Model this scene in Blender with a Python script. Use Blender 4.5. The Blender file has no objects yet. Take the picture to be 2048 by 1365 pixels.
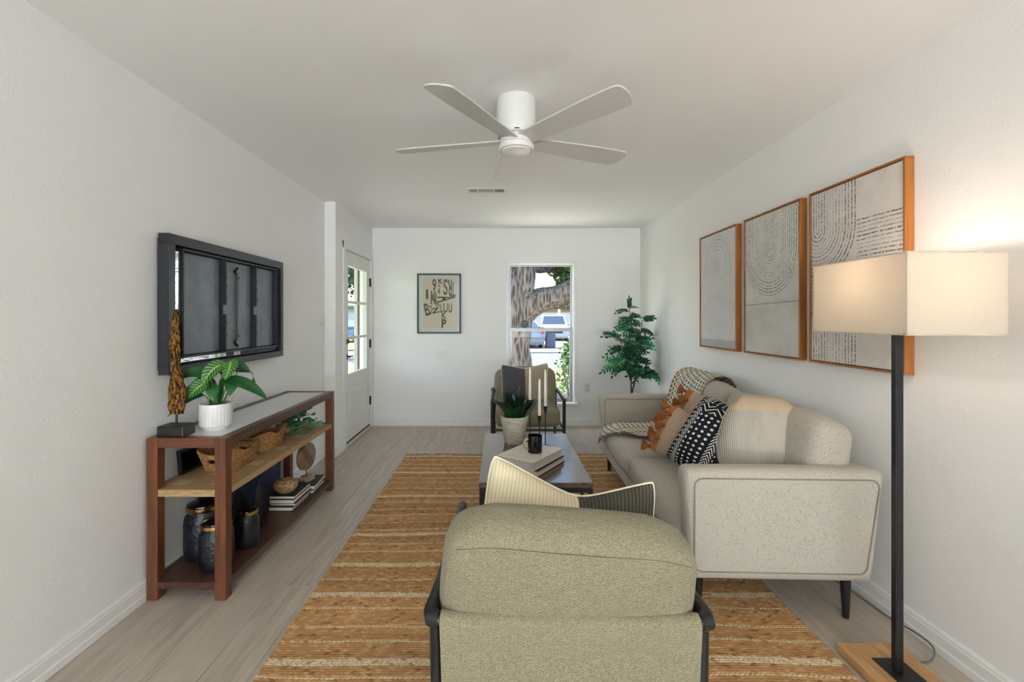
import bpy, bmesh, math, random
import numpy as np
from mathutils import Vector, Matrix, Euler, noise

random.seed(7)
R = math.radians
PI = math.pi
scene = bpy.context.scene
C = scene.collection

# ------------------------------------------------------------------ camera
FPX = 910.0                      # focal length in pixels of the 2048 px wide frame
CAMZ = 1.32
cam_d = bpy.data.cameras.new('camera')
cam_d.sensor_width = 36.0
cam_d.lens = FPX / 2048 * 36.0
cam_d.shift_x = 26 / 2048
cam_d.shift_y = -44.5 / 2048
cam_d.clip_start = 0.05
cam = bpy.data.objects.new('camera', cam_d)
C.objects.link(cam)
cam.location = (0, 0, CAMZ)
cam.rotation_euler = (R(90), 0, 0)
scene.camera = cam

# ------------------------------------------------------------------ world, sun, added fill, exposure
SUN_EL, SUN_AZ = 52, -35          # from the left of the house front
world = bpy.data.worlds.new('sky')
scene.world = world
world.use_nodes = True
wn = world.node_tree
bg = wn.nodes['Background']
sky = wn.nodes.new('ShaderNodeTexSky')
sky.sky_type = 'NISHITA'
sky.sun_disc = False
sky.sun_elevation = R(SUN_EL)
sky.sun_rotation = R(288)
sky.air_density = 1.0
sky.dust_density = 1.6
sky.ozone_density = 1.0
wn.links.new(sky.outputs[0], bg.inputs[0])
bg.inputs[1].default_value = 0.85

sun_d = bpy.data.lights.new('sun', 'SUN')
sun_d.energy = 22
sun_d.angle = R(0.6)
sun_d.color = (1.0, 0.95, 0.88)
sun = bpy.data.objects.new('sun', sun_d)
C.objects.link(sun)
sun.rotation_euler = Vector((0.75, -0.25, -1.0)).to_track_quat('-Z', 'Y').to_euler()

# added fill light behind the camera, aimed up at the ceiling (the room goes on behind the photographer)
def area(name, loc, target, sx, sy, power, col):
    d = bpy.data.lights.new(name, 'AREA')
    d.shape = 'RECTANGLE'; d.size = sx; d.size_y = sy; d.energy = power; d.color = col
    o = bpy.data.objects.new(name, d)
    C.objects.link(o)
    o.location = loc
    o.rotation_euler = (Vector(target) - Vector(loc)).to_track_quat('-Z', 'Y').to_euler()
    return o
area('rear_fill', (0.04, -6.50, 0.75), (0.04, -6.0, 3.6), 3.1, 1.5, 800, (0.86, 0.935, 1.0))

scene.view_settings.view_transform = 'Standard'
scene.view_settings.look = 'None'
scene.view_settings.exposure = 0.33
scene.view_settings.gamma = 1.0
scene.view_settings.use_curve_mapping = False
try:
    scene.cycles.use_denoising = True
    scene.cycles.max_bounces = 10
    scene.cycles.diffuse_bounces = 6
    scene.cycles.transparent_max_bounces = 12
    scene.cycles.sample_clamp_indirect = 6.0
    scene.cycles.caustics_reflective = False
    scene.cycles.caustics_refractive = False
except Exception:
    pass

# ------------------------------------------------------------------ node helpers
def lin(c):
    if isinstance(c, str):
        c = [int(c[i:i + 2], 16) / 255 for i in (0, 2, 4)]
    return tuple((x / 12.92 if x <= 0.04045 else ((x + 0.055) / 1.055) ** 2.4) for x in c[:3]) + (1.0,)

class S:
    """a float socket with operators"""
    def __init__(s, nt, sock): s.nt, s.k = nt, sock
    def _m(s, op, *a):
        n = s.nt.nodes.new('ShaderNodeMath'); n.operation = op
        for i, v in enumerate((s,) + a):
            if isinstance(v, S): s.nt.links.new(v.k, n.inputs[i])
            else: n.inputs[i].default_value = float(v)
        return S(s.nt, n.outputs[0])
    def __add__(s, o): return s._m('ADD', o)
    __radd__ = __add__
    def __sub__(s, o): return s._m('SUBTRACT', o)
    def __rsub__(s, o): return (s * -1.0) + o
    def __mul__(s, o): return s._m('MULTIPLY', o)
    __rmul__ = __mul__
    def __truediv__(s, o): return s._m('DIVIDE', o)
    def __neg__(s): return s * -1.0
    def abs(s): return s._m('ABSOLUTE')
    def fract(s): return s._m('FRACT')
    def floor(s): return s._m('FLOOR')
    def sqrt(s): return s._m('SQRT')
    def sin(s): return s._m('SINE')
    def lt(s, o): return s._m('LESS_THAN', o)
    def gt(s, o): return s._m('GREATER_THAN', o)
    def min(s, o): return s._m('MINIMUM', o)
    def max(s, o): return s._m('MAXIMUM', o)
    def pw(s, o): return s._m('POWER', o)
    def clamp(s):
        r = s._m('ADD', 0.0); r.k.node.use_clamp = True; return r
    def step(s, a, b):           # smooth ramp from a to b
        n = s.nt.nodes.new('ShaderNodeMapRange'); n.interpolation_type = 'SMOOTHSTEP'
        s.nt.links.new(s.k, n.inputs[0]); n.inputs[1].default_value = a; n.inputs[2].default_value = b
        return S(s.nt, n.outputs[0])

class NM:
    """material under construction"""
    def __init__(s, name, rough=0.5, metal=0.0, spec=0.5):
        s.m = bpy.data.materials.new(name); s.m.use_nodes = True
        s.nt = s.m.node_tree; s.b = s.nt.nodes['Principled BSDF']
        s.b.inputs['Roughness'].default_value = rough
        s.b.inputs['Metallic'].default_value = metal
        s.b.inputs['Specular IOR Level'].default_value = spec
    def coord(s, kind='Object', scale=None):
        n = s.nt.nodes.new('ShaderNodeTexCoord'); k = n.outputs[kind]
        if scale is not None:
            v = s.nt.nodes.new('ShaderNodeVectorMath'); v.operation = 'MULTIPLY'
            s.nt.links.new(k, v.inputs[0]); v.inputs[1].default_value = scale; k = v.outputs[0]
        return k
    def xyz(s, kind='Object'):
        n = s.nt.nodes.new('ShaderNodeSeparateXYZ'); s.nt.links.new(s.coord(kind), n.inputs[0])
        return [S(s.nt, n.outputs[i]) for i in range(3)]
    def vec(s, *xs):
        n = s.nt.nodes.new('ShaderNodeCombineXYZ')
        for i, x in enumerate(xs):
            if isinstance(x, S): s.nt.links.new(x.k, n.inputs[i])
            else: n.inputs[i].default_value = x
        return n.outputs[0]
    def noise(s, vec=None, scale=5, detail=3, rough=0.55, dist=0.0):
        n = s.nt.nodes.new('ShaderNodeTexNoise')
        if vec is None: vec = s.coord()
        s.nt.links.new(vec, n.inputs['Vector'])
        n.inputs['Scale'].default_value = scale; n.inputs['Detail'].default_value = detail
        n.inputs['Roughness'].default_value = rough; n.inputs['Distortion'].default_value = dist
        return S(s.nt, n.outputs[0])
    def voro(s, vec=None, scale=20, feature='F1', out=0):
        n = s.nt.nodes.new('ShaderNodeTexVoronoi'); n.feature = feature
        s.nt.links.new(vec if vec is not None else s.coord(), n.inputs['Vector'])
        n.inputs['Scale'].default_value = scale
        return S(s.nt, n.outputs[out])
    def rnd(s):
        n = s.nt.nodes.new('ShaderNodeObjectInfo'); return S(s.nt, n.outputs['Random'])
    def mix(s, f, a, b):
        n = s.nt.nodes.new('ShaderNodeMix'); n.data_type = 'RGBA'
        if isinstance(f, S): s.nt.links.new(f.k, n.inputs[0])
        else: n.inputs[0].default_value = f
        for i, c in ((6, a), (7, b)):
            if isinstance(c, (str, tuple, list)): n.inputs[i].default_value = lin(c)
            else: s.nt.links.new(c, n.inputs[i])
        return n.outputs[2]
    def col(s, c):
        if isinstance(c, (str, tuple, list)): s.b.inputs['Base Color'].default_value = lin(c)
        else: s.nt.links.new(c, s.b.inputs['Base Color'])
        return s
    def rough(s, x): s.nt.links.new(x.k, s.b.inputs['Roughness']); return s
    def bump(s, h, strength=0.3, dist=0.002):
        n = s.nt.nodes.new('ShaderNodeBump'); n.inputs['Strength'].default_value = strength
        n.inputs['Distance'].default_value = dist
        s.nt.links.new(h.k, n.inputs['Height']); s.nt.links.new(n.outputs[0], s.b.inputs['Normal'])
        return s

MATS = {}
def plain(name, c, rough=0.5, metal=0.0, spec=0.5, var=0.06, vs=30, bump=0.0, bs=200):
    """simple procedural material: base colour with slight noise variation"""
    if name in MATS: return MATS[name]
    M = NM(name, rough, metal, spec)
    base = lin(c)
    dk = tuple(max(0, x - var * (x + 0.02) * 1.5) for x in base[:3]); lt = tuple(min(1, x + var * (x + 0.02) * 1.5) for x in base[:3])
    n = M.noise(scale=vs)
    mx = M.nt.nodes.new('ShaderNodeMix'); mx.data_type = 'RGBA'
    M.nt.links.new(n.step(0.3, 0.7).k, mx.inputs[0])
    mx.inputs[6].default_value = dk + (1,); mx.inputs[7].default_value = lt + (1,)
    M.col(mx.outputs[2])
    if bump: M.bump(M.noise(scale=bs), bump)
    MATS[name] = M.m
    return M.m

# ------------------------------------------------------------------ geometry helpers
class G:
    def __init__(s): s.v, s.f, s.uv = [], [], {}
    def add(s, vs, fs):
        o = len(s.v); s.v += [tuple(p) for p in vs]; s.f += [tuple(i + o for i in f) for f in fs]
        return s
    def box(s, lo, hi, bev=0.0, seg=1, M=None):
        lo, hi = Vector(lo), Vector(hi)
        c, d = (lo + hi) / 2, hi - lo
        if bev <= 0:
            vs = [(lo.x, lo.y, lo.z), (hi.x, lo.y, lo.z), (hi.x, hi.y, lo.z), (lo.x, hi.y, lo.z),
                  (lo.x, lo.y, hi.z), (hi.x, lo.y, hi.z), (hi.x, hi.y, hi.z), (lo.x, hi.y, hi.z)]
            fs = [(0, 3, 2, 1), (4, 5, 6, 7), (0, 1, 5, 4), (1, 2, 6, 5), (2, 3, 7, 6), (3, 0, 4, 7)]
        else:
            bm = bmesh.new(); bmesh.ops.create_cube(bm, size=1)
            for v in bm.verts: v.co = Vector((v.co.x * d.x, v.co.y * d.y, v.co.z * d.z)) + c
            bmesh.ops.bevel(bm, geom=bm.edges[:], offset=min(bev, 0.49 * min(d)), segments=seg, affect='EDGES', profile=0.5)
            bm.verts.index_update()
            vs = [v.co.copy() for v in bm.verts]; fs = [tuple(v.index for v in f.verts) for f in bm.faces]; bm.free()
        if M is not None: vs = [M @ Vector(p) for p in vs]
        return s.add(vs, fs)
    def rbox(s, c, d, r, n=8, bulge=(0, 0, 0), fn=None, M=None):
        """soft rounded box; bulge pushes the middle of each pair of faces out"""
        c = Vector(c); h = Vector(d) / 2; r = min(r, min(h) * 0.99)
        def ticks(hh):
            inner = hh - r
            a = [-hh + r * (1 - math.cos(t * PI / 2 / 3)) for t in range(3)]
            m = [-inner + 2 * inner * i / n for i in range(n + 1)]
            return a + m + [-x for x in reversed(a)]
        T = [ticks(h[i]) for i in range(3)]
        idx = {}; vs = []; fs = []
        def put(p):
            k = (round(p[0], 6), round(p[1], 6), round(p[2], 6))
            if k not in idx:
                idx[k] = len(vs)
                q = Vector(p); inn = Vector([max(-(h[i] - r), min(h[i] - r, q[i])) for i in range(3)])
                dd = q - inn
                if dd.length > 1e-9: q = inn + dd.normalized() * r
                for i in range(3):
                    a, b = (i + 1) % 3, (i + 2) % 3
                    k2 = max(0, 1 - (q[a] / h[a]) ** 2) * max(0, 1 - (q[b] / h[b]) ** 2)
                    q[i] += bulge[i] * k2 * (q[i] / h[i])
                if fn: q = Vector(fn(q, h))
                vs.append(q + c)
            return idx[k]
        for ax in range(3):
            a, b = (ax + 1) % 3, (ax + 2) % 3
            for sg in (-1, 1):
                for i in range(len(T[a]) - 1):
                    for j in range(len(T[b]) - 1):
                        q = []
                        for (ii, jj) in ((i, j), (i + 1, j), (i + 1, j + 1), (i, j + 1)):
                            p = [0, 0, 0]; p[ax] = sg * h[ax]; p[a] = T[a][ii]; p[b] = T[b][jj]; q.append(put(p))
                        if sg < 0: q.reverse()
                        if len(set(q)) >= 3: fs.append(tuple(dict.fromkeys(q)))
        if M is not None: vs = [M @ v for v in vs]
        return s.add(vs, fs)
    def lathe(s, prof, seg=32, c=(0, 0, 0), fn=None, M=None):
        """profile [(radius, z)] turned about z; radius 0 closes"""
        c = Vector(c); vs = []; fs = []; rows = []
        for r, z in prof:
            if r <= 1e-6: rows.append([len(vs)]); vs.append(Vector((0, 0, z)))
            else:
                rows.append(list(range(len(vs), len(vs) + seg)))
                for i in range(seg):
                    a = 2 * PI * i / seg; rr = fn(r, a, z) if fn else r
                    vs.append(Vector((rr * math.cos(a), rr * math.sin(a), z)))
        for A, B in zip(rows, rows[1:]):
            for i in range(seg):
                j = (i + 1) % seg
                if len(A) == 1 and len(B) == 1: continue
                if len(A) == 1: fs.append((A[0], B[j], B[i]))
                elif len(B) == 1: fs.append((A[i], A[j], B[0]))
                else: fs.append((A[i], A[j], B[j], B[i]))
        vs = [(M @ v if M is not None else v) + c for v in vs]
        return s.add(vs, fs)
    def tube(s, pts, r, seg=8, closed=False, cap=True, flat=1.0):
        pts = [Vector(p) for p in pts]; n = len(pts)
        rs = r if isinstance(r, (list, tuple)) else [r] * n
        vs, fs = [], []; prev = None
        for i in range(n):
            if closed: t = pts[(i + 1) % n] - pts[i - 1]
            else: t = pts[min(i + 1, n - 1)] - pts[max(i - 1, 0)]
            t.normalize()
            if prev is None:
                u = t.cross(Vector((0, 0, 1)))
                if u.length < 1e-3: u = t.cross(Vector((1, 0, 0)))
            else: u = prev - t * prev.dot(t)
            u.normalize(); prev = u; w = t.cross(u)
            for k in range(seg):
                a = 2 * PI * k / seg
                vs.append(pts[i] + (u * math.cos(a) + w * math.sin(a) * flat) * rs[i])
        for i in range(n if closed else n - 1):
            a, b = i * seg, ((i + 1) % n) * seg
            for k in range(seg):
                j = (k + 1) % seg; fs.append((a + k, a + j, b + j, b + k))
        if cap and not closed:
            fs.append(tuple(range(seg - 1, -1, -1))); fs.append(tuple(range((n - 1) * seg, n * seg)))
        return s.add(vs, fs)
    def grid(s, fn, nu, nv, uv=True, wrap=False):
        o = len(s.v)
        cols = nu if wrap else nu + 1
        for j in range(nv + 1):
            for i in range(cols):
                s.v.append(tuple(fn(i / nu, j / nv)))
                if uv: s.uv[len(s.v) - 1] = (i / nu, j / nv)
        for j in range(nv):
            for i in range(nu):
                i2 = (i + 1) % cols
                s.f.append((o + j * cols + i, o + j * cols + i2, o + (j + 1) * cols + i2, o + (j + 1) * cols + i))
        return s
    def prism(s, poly, a, b, axis=2):
        """closed polygon (2D) extruded from a to b along axis (the other two axes in cyclic order)"""
        n = len(poly); p, q = (axis + 1) % 3, (axis + 2) % 3; vs = []
        for t in (a, b):
            for (x, y) in poly:
                w = [0, 0, 0]; w[axis] = t; w[p] = x; w[q] = y; vs.append(tuple(w))
        fs = [tuple(range(n - 1, -1, -1)), tuple(range(n, 2 * n))]
        for i in range(n): j = (i + 1) % n; fs.append((i, j, n + j, n + i))
        return s.add(vs, fs)
    def leaf(s, p0, p1, p2, w, nrm=(0, 0, 1), prof='lance', fold=0.15, nu=4, nv=8, twist=0):
        p0, p1, p2, nrm = Vector(p0), Vector(p1), Vector(p2), Vector(nrm)
        def f(u, v):
            p = p0 * (1 - v) ** 2 + p1 * 2 * v * (1 - v) + p2 * v * v
            t = ((p1 - p0) * (1 - v) + (p2 - p1) * v).normalized()
            sd = t.cross(nrm)
            if sd.length < 1e-4: sd = t.cross(Vector((1, 0.2, 0)))
            sd.normalize(); up = sd.cross(t)
            if twist: sd, up = sd * math.cos(twist * v) + up * math.sin(twist * v), up * math.cos(twist * v) - sd * math.sin(twist * v)
            if prof == 'lance': ww = math.sin(PI * min(1, v ** 0.8)) ** 0.75
            elif prof == 'blade': ww = (0.55 + 0.45 * min(1, v * 2.5)) * (1 - max(0, (v - 0.35) / 0.65) ** 2.2)
            else: ww = math.sin(PI * v ** 0.9) ** 0.55
            e = (u - 0.5) * 2
            return p + sd * (e * w / 2 * max(ww, 0.02)) + up * (abs(e) * fold * w * ww)
        return s.grid(f, nu, nv)

def obj(name, g, mat, parent=None, smooth=False, loc=None, ang=42, kind=None):
    me = bpy.data.meshes.new(name)
    me.from_pydata([tuple(p) for p in g.v], [], g.f)
    if g.uv:
        l = me.uv_layers.new(name='UVMap')
        a = np.zeros(len(g.v) * 2, dtype=np.float32)
        for i, (u, v) in g.uv.items(): a[2 * i] = u; a[2 * i + 1] = v
        li = np.empty(len(me.loops), dtype=np.int32); me.loops.foreach_get('vertex_index', li)
        l.data.foreach_set('uv', a.reshape(-1, 2)[li].ravel())
    if mat is not None: me.materials.append(mat)
    if smooth:
        me.shade_smooth()
        if ang: me.set_sharp_from_angle(angle=R(ang))
    o = bpy.data.objects.new(name, me); C.objects.link(o)
    if parent is not None: o.parent = parent
    if loc is not None: o.location = loc
    if kind: o['kind'] = kind
    return o
def tag(o, label, cat=None, group=None, kind=None):
    o['label'] = label
    if cat: o['category'] = cat
    if group: o['group'] = group
    if kind: o['kind'] = kind
    return o
def thing(name, label, cat, loc=(0, 0, 0), rotz=0.0, group=None, kind=None):
    o = bpy.data.objects.new(name, None); C.objects.link(o)
    o.empty_display_size = 0.05; o.location = loc; o.rotation_euler = (0, 0, rotz)
    return tag(o, label, cat, group, kind)
def copy_tree(o, parent=None):
    c = o.copy(); C.objects.link(c); c.parent = parent
    for ch in list(o.children): copy_tree(ch, c)
    return c
def text_mesh(txt, size, bold=0.0):
    cu = bpy.data.curves.new('txt', 'FONT'); cu.body = txt; cu.size = size; cu.offset = bold; cu.align_x = 'CENTER'; cu.align_y = 'CENTER'
    ob = bpy.data.objects.new('txt', cu); C.objects.link(ob)
    me = bpy.data.meshes.new_from_object(ob.evaluated_get(bpy.context.evaluated_depsgraph_get()))
    vs = [v.co.copy() for v in me.vertices]; fs = [tuple(p.vertices) for p in me.polygons]
    bpy.data.objects.remove(ob); bpy.data.curves.remove(cu); bpy.data.meshes.remove(me)
    return vs, fs
def rot(ax, deg): return Matrix.Rotation(R(deg), 4, ax)
def rotM(x=0, y=0, z=0): return Euler((R(x), R(y), R(z))).to_matrix().to_4x4()

# ------------------------------------------------------------------ materials
def m_paint(name, c, bs, strength, dist, rough=0.55, blobs=True):
    M = NM(name, rough, spec=0.35)
    n = M.noise(scale=bs, detail=4, rough=0.6)
    h = n
    if blobs:
        v = M.voro(scale=bs * 0.42)
        h = n * 0.55 + v.step(0.30, 0.02) * 0.5 * M.noise(scale=bs * 0.12).step(0.45, 0.65)
    M.col(M.mix(M.noise(scale=2.0).step(0.2, 0.8), c, c)); M.bump(h, strength, dist)
    return M.m
WALL = m_paint('wall_paint', 'f1f0ee', 75, 0.42, 0.004)
CEIL = m_paint('ceiling_paint', 'f4f3f1', 60, 0.28, 0.003)
TRIM = plain('white_trim_paint', 'ecebe8', 0.35, var=0.01)
DOORP = plain('door_paint', 'e6e5e1', 0.38, var=0.01)

def m_floor():
    M = NM('vinyl_plank', 0.42, spec=0.4)
    r = M.rnd(); x, y, z = M.xyz()
    v = M.vec(x * 9.0 + r * 37.0, y * 0.8 + r * 11.0, 0.0)
    g1 = M.noise(v, 3.2, 5, 0.6, 0.5)
    v2 = M.vec(x * 70.0 + r * 53.0, y * 2.2 + r * 19.0, 0.0)
    g2 = M.noise(v2, 2.0, 4, 0.65)
    c = M.mix(g1.step(0.25, 0.75), 'a29587', 'c6baaa')
    c = M.mix((g2.step(0.45, 0.75) * 0.35), c, '887b6e')
    c = M.mix((r * 0.55), c, 'bbb0a1')
    M.col(c); M.rough(g2 * 0.12 + 0.30); M.bump(g2, 0.08, 0.001)
    return M.m
FLOOR = m_floor()

def m_wood(name, c1, c2, axis=1, scale=1.0, rough=0.38, dark=None):
    M = NM(name, rough, spec=0.45)
    xs = M.xyz(); r = M.rnd()
    s = [34.0 * scale] * 3; s[axis] = 2.2 * scale
    v = M.vec(xs[0] * s[0] + r * 9.0, xs[1] * s[1] + r * 5.0, xs[2] * s[2] + r * 7.0)
    n = M.noise(v, 1.0, 5, 0.6, 0.8); n2 = M.noise(v, 4.5, 3, 0.6)
    c = M.mix(n.step(0.28, 0.72), c1, c2)
    c = M.mix(n2.step(0.5, 0.8) * 0.4, c, dark or c1)
    M.col(c); M.bump(n2, 0.06, 0.001)
    return M.m
WALNUT_Z = m_wood('walnut_leg', '4f2d1c', '744429', 2, dark='321b10')
WALNUT_Y = m_wood('walnut_rail', '40291f', '5a3a2c', 1, dark='2c1d17')
WALNUT_X = m_wood('walnut_end', '4f2d1c', '744429', 0, dark='321b10')
ESPRESSO = m_wood('espresso_table', '3d2a25', '553c34', 1, 0.8, 0.26, dark='2b1d1a')
for _n in ESPRESSO.node_tree.nodes:
    if _n.type == 'BSDF_PRINCIPLED': _n.inputs['Coat Weight'].default_value = 0.9; _n.inputs['Coat Roughness'].default_value = 0.16; _n.inputs['Coat IOR'].default_value = 1.6
OAK = m_wood('oak_board', 'a97d4f', 'c69c6c', 1, 0.7, 0.5, dark='8d6337')
FRAMEW = m_wood('teak_frame', '85501f', 'a9692e', 2, 0.8, 0.42, dark='683c15')
PALEW = m_wood('pale_wood', 'a58a6e', 'c3aa8b', 2, 1.2, 0.6, dark='806750')
BLACKM = plain('black_metal', '0e0e10', 0.45, 0.0, var=0.1)
BLACKW = plain('black_wood', '121212', 0.42, var=0.1)
BLACKG = plain('black_gloss', '0b0b0c', 0.12, var=0.05)
GOLD = plain('brass', 'c9a063', 0.24, 1.0, var=0.08)
WHITEP = plain('white_ceramic', 'e9e8e4', 0.32, var=0.02)
WHITEF = plain('white_fan_paint', 'e3e2de', 0.4, var=0.01)
ALUM = plain('window_aluminium', '9c9fa3', 0.35, 0.35, var=0.04)
CANDLE = plain('candle_wax', 'ece7da', 0.5, var=0.02)
SOIL = plain('soil', '2a211a', 0.95, var=0.4, vs=80, bump=0.5, bs=120)
STEM = plain('plant_stem', '4d6b32', 0.5, var=0.2)
TWIG = plain('twig_bark', '4c4034', 0.8, var=0.25, vs=60)
PAGES = plain('book_pages', 'dcd6c6', 0.8, var=0.06, vs=300)
BOOKK = plain('black_book_cover', '1d1c1d', 0.55, var=0.1)
NICKEL = plain('brushed_nickel', '6e6a66', 0.3, 1.0, var=0.06)
PLATE = plain('wall_plate_plastic', 'e2e1dc', 0.3, var=0.01)
DARKGAP = plain('dark_recess', '20201f', 0.8, var=0.1)

def m_heather(name, c1, c2, c3, scale=420, rough=0.9, big=True):
    M = NM(name, rough, spec=0.15)
    n = M.noise(scale=scale, detail=2, rough=0.7); m = M.noise(scale=scale * 0.37, detail=3, rough=0.8)
    c = M.mix(n.step(0.38, 0.62), c1, c2)
    c = M.mix(m.step(0.55, 0.72), c, c3)
    M.col(c); M.bump(n * 0.6 + m * 0.6, 0.35, 0.0015)
    M.b.inputs['Sheen Weight'].default_value = 0.15
    return M.m
SOFAF = m_heather('sofa_boucle', 'bdb6a9', 'aaa396', '6f685b')
SOFAW = m_heather('sofa_welt', '8f8778', '7f7768', '6b6355')
def m_herring(name, c1, c2, p=0.017):
    M = NM(name, 0.92, spec=0.12)
    x, y, z = M.xyz()
    zig = ((x / p).fract() - 0.5).abs() * 2.0 * p * 0.9
    w = z + y * 0.93
    st = ((w + zig) / (p * 0.42)).fract()
    n = M.noise(scale=260, detail=2, rough=0.7); m = M.noise(M.vec(x * 14.0, z * 90.0, y * 90.0), 3.0, 3)
    c = M.mix(st.step(0.35, 0.65) * 0.6 + n.step(0.4, 0.6) * 0.4, c1, c2)
    c = M.mix(m.step(0.45, 0.8) * 0.4, c, '9f997f')
    M.col(c); M.bump(st.step(0.3, 0.7) * 0.5 + n * 0.7, 0.3, 0.0015)
    M.b.inputs['Sheen Weight'].default_value = 0.1
    return M.m
CHAIRF = m_herring('chair_herringbone', '5f5844', '9b937a')
def m_rib(name, c1, c2, ax=0, p=0.0115, uvmode=False):
    M = NM(name, 0.9, spec=0.1)
    xs = M.xyz('UV' if uvmode else 'Object')
    t = (xs[ax] / p).fract()
    n = M.noise(scale=220, detail=2)
    M.col(M.mix((((t - 0.5).abs() * 2.0).step(0.35, 0.8) * 0.75 + n.step(0.35, 0.65) * 0.25), c1, c2))
    M.bump((t - 0.5).abs() * 2.0 + n * 0.4, 0.35, 0.003)
    return M.m
RIBCREAM = m_rib('cream_ribbed_cloth', 'ddd2b2', 'c9ba98')
RIBDARK = m_rib('charcoal_ribbed_cloth', '3a3934', '5e5a4c')
PIPING = plain('cream_piping', 'e2d8bd', 0.85, var=0.04, vs=200)
LINENC = m_heather('cream_linen', 'ddd2ba', 'cfc3a8', 'c0b499', 300)

def m_glass(name, tint=(1, 1, 1), refl=1.0, rough=0.0):
    m = bpy.data.materials.new(name); m.use_nodes = True; nt = m.node_tree; nt.nodes.clear()
    o = nt.nodes.new('ShaderNodeOutputMaterial'); t = nt.nodes.new('ShaderNodeBsdfTransparent'); g = nt.nodes.new('ShaderNodeBsdfGlossy')
    mx = nt.nodes.new('ShaderNodeMixShader'); fr = nt.nodes.new('ShaderNodeFresnel'); fr.inputs[0].default_value = 1.45
    t.inputs[0].default_value = tint + (1,); g.inputs['Roughness'].default_value = rough
    mu = nt.nodes.new('ShaderNodeMath'); mu.operation = 'MULTIPLY'; mu.inputs[1].default_value = refl
    nt.links.new(fr.outputs[0], mu.inputs[0]); nt.links.new(mu.outputs[0], mx.inputs[0])
    nt.links.new(t.outputs[0], mx.inputs[1]); nt.links.new(g.outputs[0], mx.inputs[2]); nt.links.new(mx.outputs[0], o.inputs[0])
    return m
GLASS = m_glass('window_glass', (0.97, 0.985, 0.98), 0.05)

def m_leaf(name, c1, c2, rough=0.35, vein=None, n_vein=9, back=None):
    M = NM(name, rough, spec=0.5)
    u, v, _ = M.xyz('UV')
    e = (u - 0.5).abs() * 2.0
    n = M.noise(scale=25)
    c = M.mix((n * 0.7 + M.rnd() * 0.5).step(0.25, 0.85), c1, c2)
    if vein:
        t = ((v * n_vein) - e * 1.6).fract()
        lines = ((t - 0.5).abs() * -2.0 + 1.0).step(0.55, 0.8) * e.lt(0.86)
        c = M.mix((lines * 0.7 + e.lt(0.09)).clamp(), c, vein)
    M.col(c)
    return M.m
LEAF_ZZ = m_leaf('glossy_leaf', '0b3320', '1b6038', 0.28)
LEAF_ZZ2 = m_leaf('fresh_leaf', '1f7a42', '2f9c58', 0.3)
LEAF_DARK = m_leaf('dark_blade_leaf', '0c2413', '1a3d21', 0.3)
LEAF_VEIN = m_leaf('veined_leaf', '0f3a16', '1b5620', 0.35, vein='86b45a')
LEAF_PLAIN = m_leaf('broad_leaf', '12421a', '215f24', 0.35)
LEAF_POTHOS = m_leaf('trailing_leaf', '124a30', '227048', 0.3, vein='7fb890', n_vein=3)

# exterior
def m_bark():
    M = NM('oak_bark', 0.95, spec=0.1)
    x, y, z = M.xyz()
    v = M.vec(x * 3.6, y * 3.6, z * 0.45)
    n = M.noise(v, 5.0, 5, 0.7, 1.2); w = M.voro(v, 7.0)
    h = n * 0.5 + w * 0.8
    M.col(M.mix(h.step(0.35, 0.85), '3f362f', '7d7268')); M.bump(h, 0.9, 0.06)
    return M.m
BARK = m_bark()
ASPHALT = plain('street_asphalt', '48484b', 0.9, var=0.12, vs=3)
CONCRETE = plain('concrete_drive', '78726a', 0.9, var=0.08, vs=2)
LITTER = plain('leaf_litter_ground', '584b3b', 0.95, var=0.35, vs=9)
GRASSM = plain('lawn_green', '56782c', 0.95, var=0.35, vs=14)
FOL = m_leaf('oak_foliage', '40561f', '6d8038', 0.6)
FOL2 = m_leaf('shrub_foliage', '24481a', '466c28', 0.5)
CARSILVER = plain('silver_car_paint', '757d86', 0.25, 0.4, var=0.02)
CARWHITE = plain('white_car_paint', '949696', 0.3, var=0.01)
CARBLUE = plain('blue_car_paint', '36507c', 0.3, 0.2, var=0.02)
CARGLASS = plain('car_glass', '2c3848', 0.08, var=0.05)
TYRE = plain('tyre_rubber', '1b1b1b', 0.8, var=0.1)
REDLENS = plain('tail_light_red', 'c02a2c', 0.2, var=0.05)

# ------------------------------------------------------------------ room shell
XL, XR, YB, YR, H = -1.668, 1.745, 5.62, -6.4, 2.44
XE, YJ = -1.563, 4.35                      # entry wall plane and the jog
def struct(name, g, mat, label, cat, smooth=False):
    return tag(obj(name, g, mat, None, smooth), label, cat, kind='structure')

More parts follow.
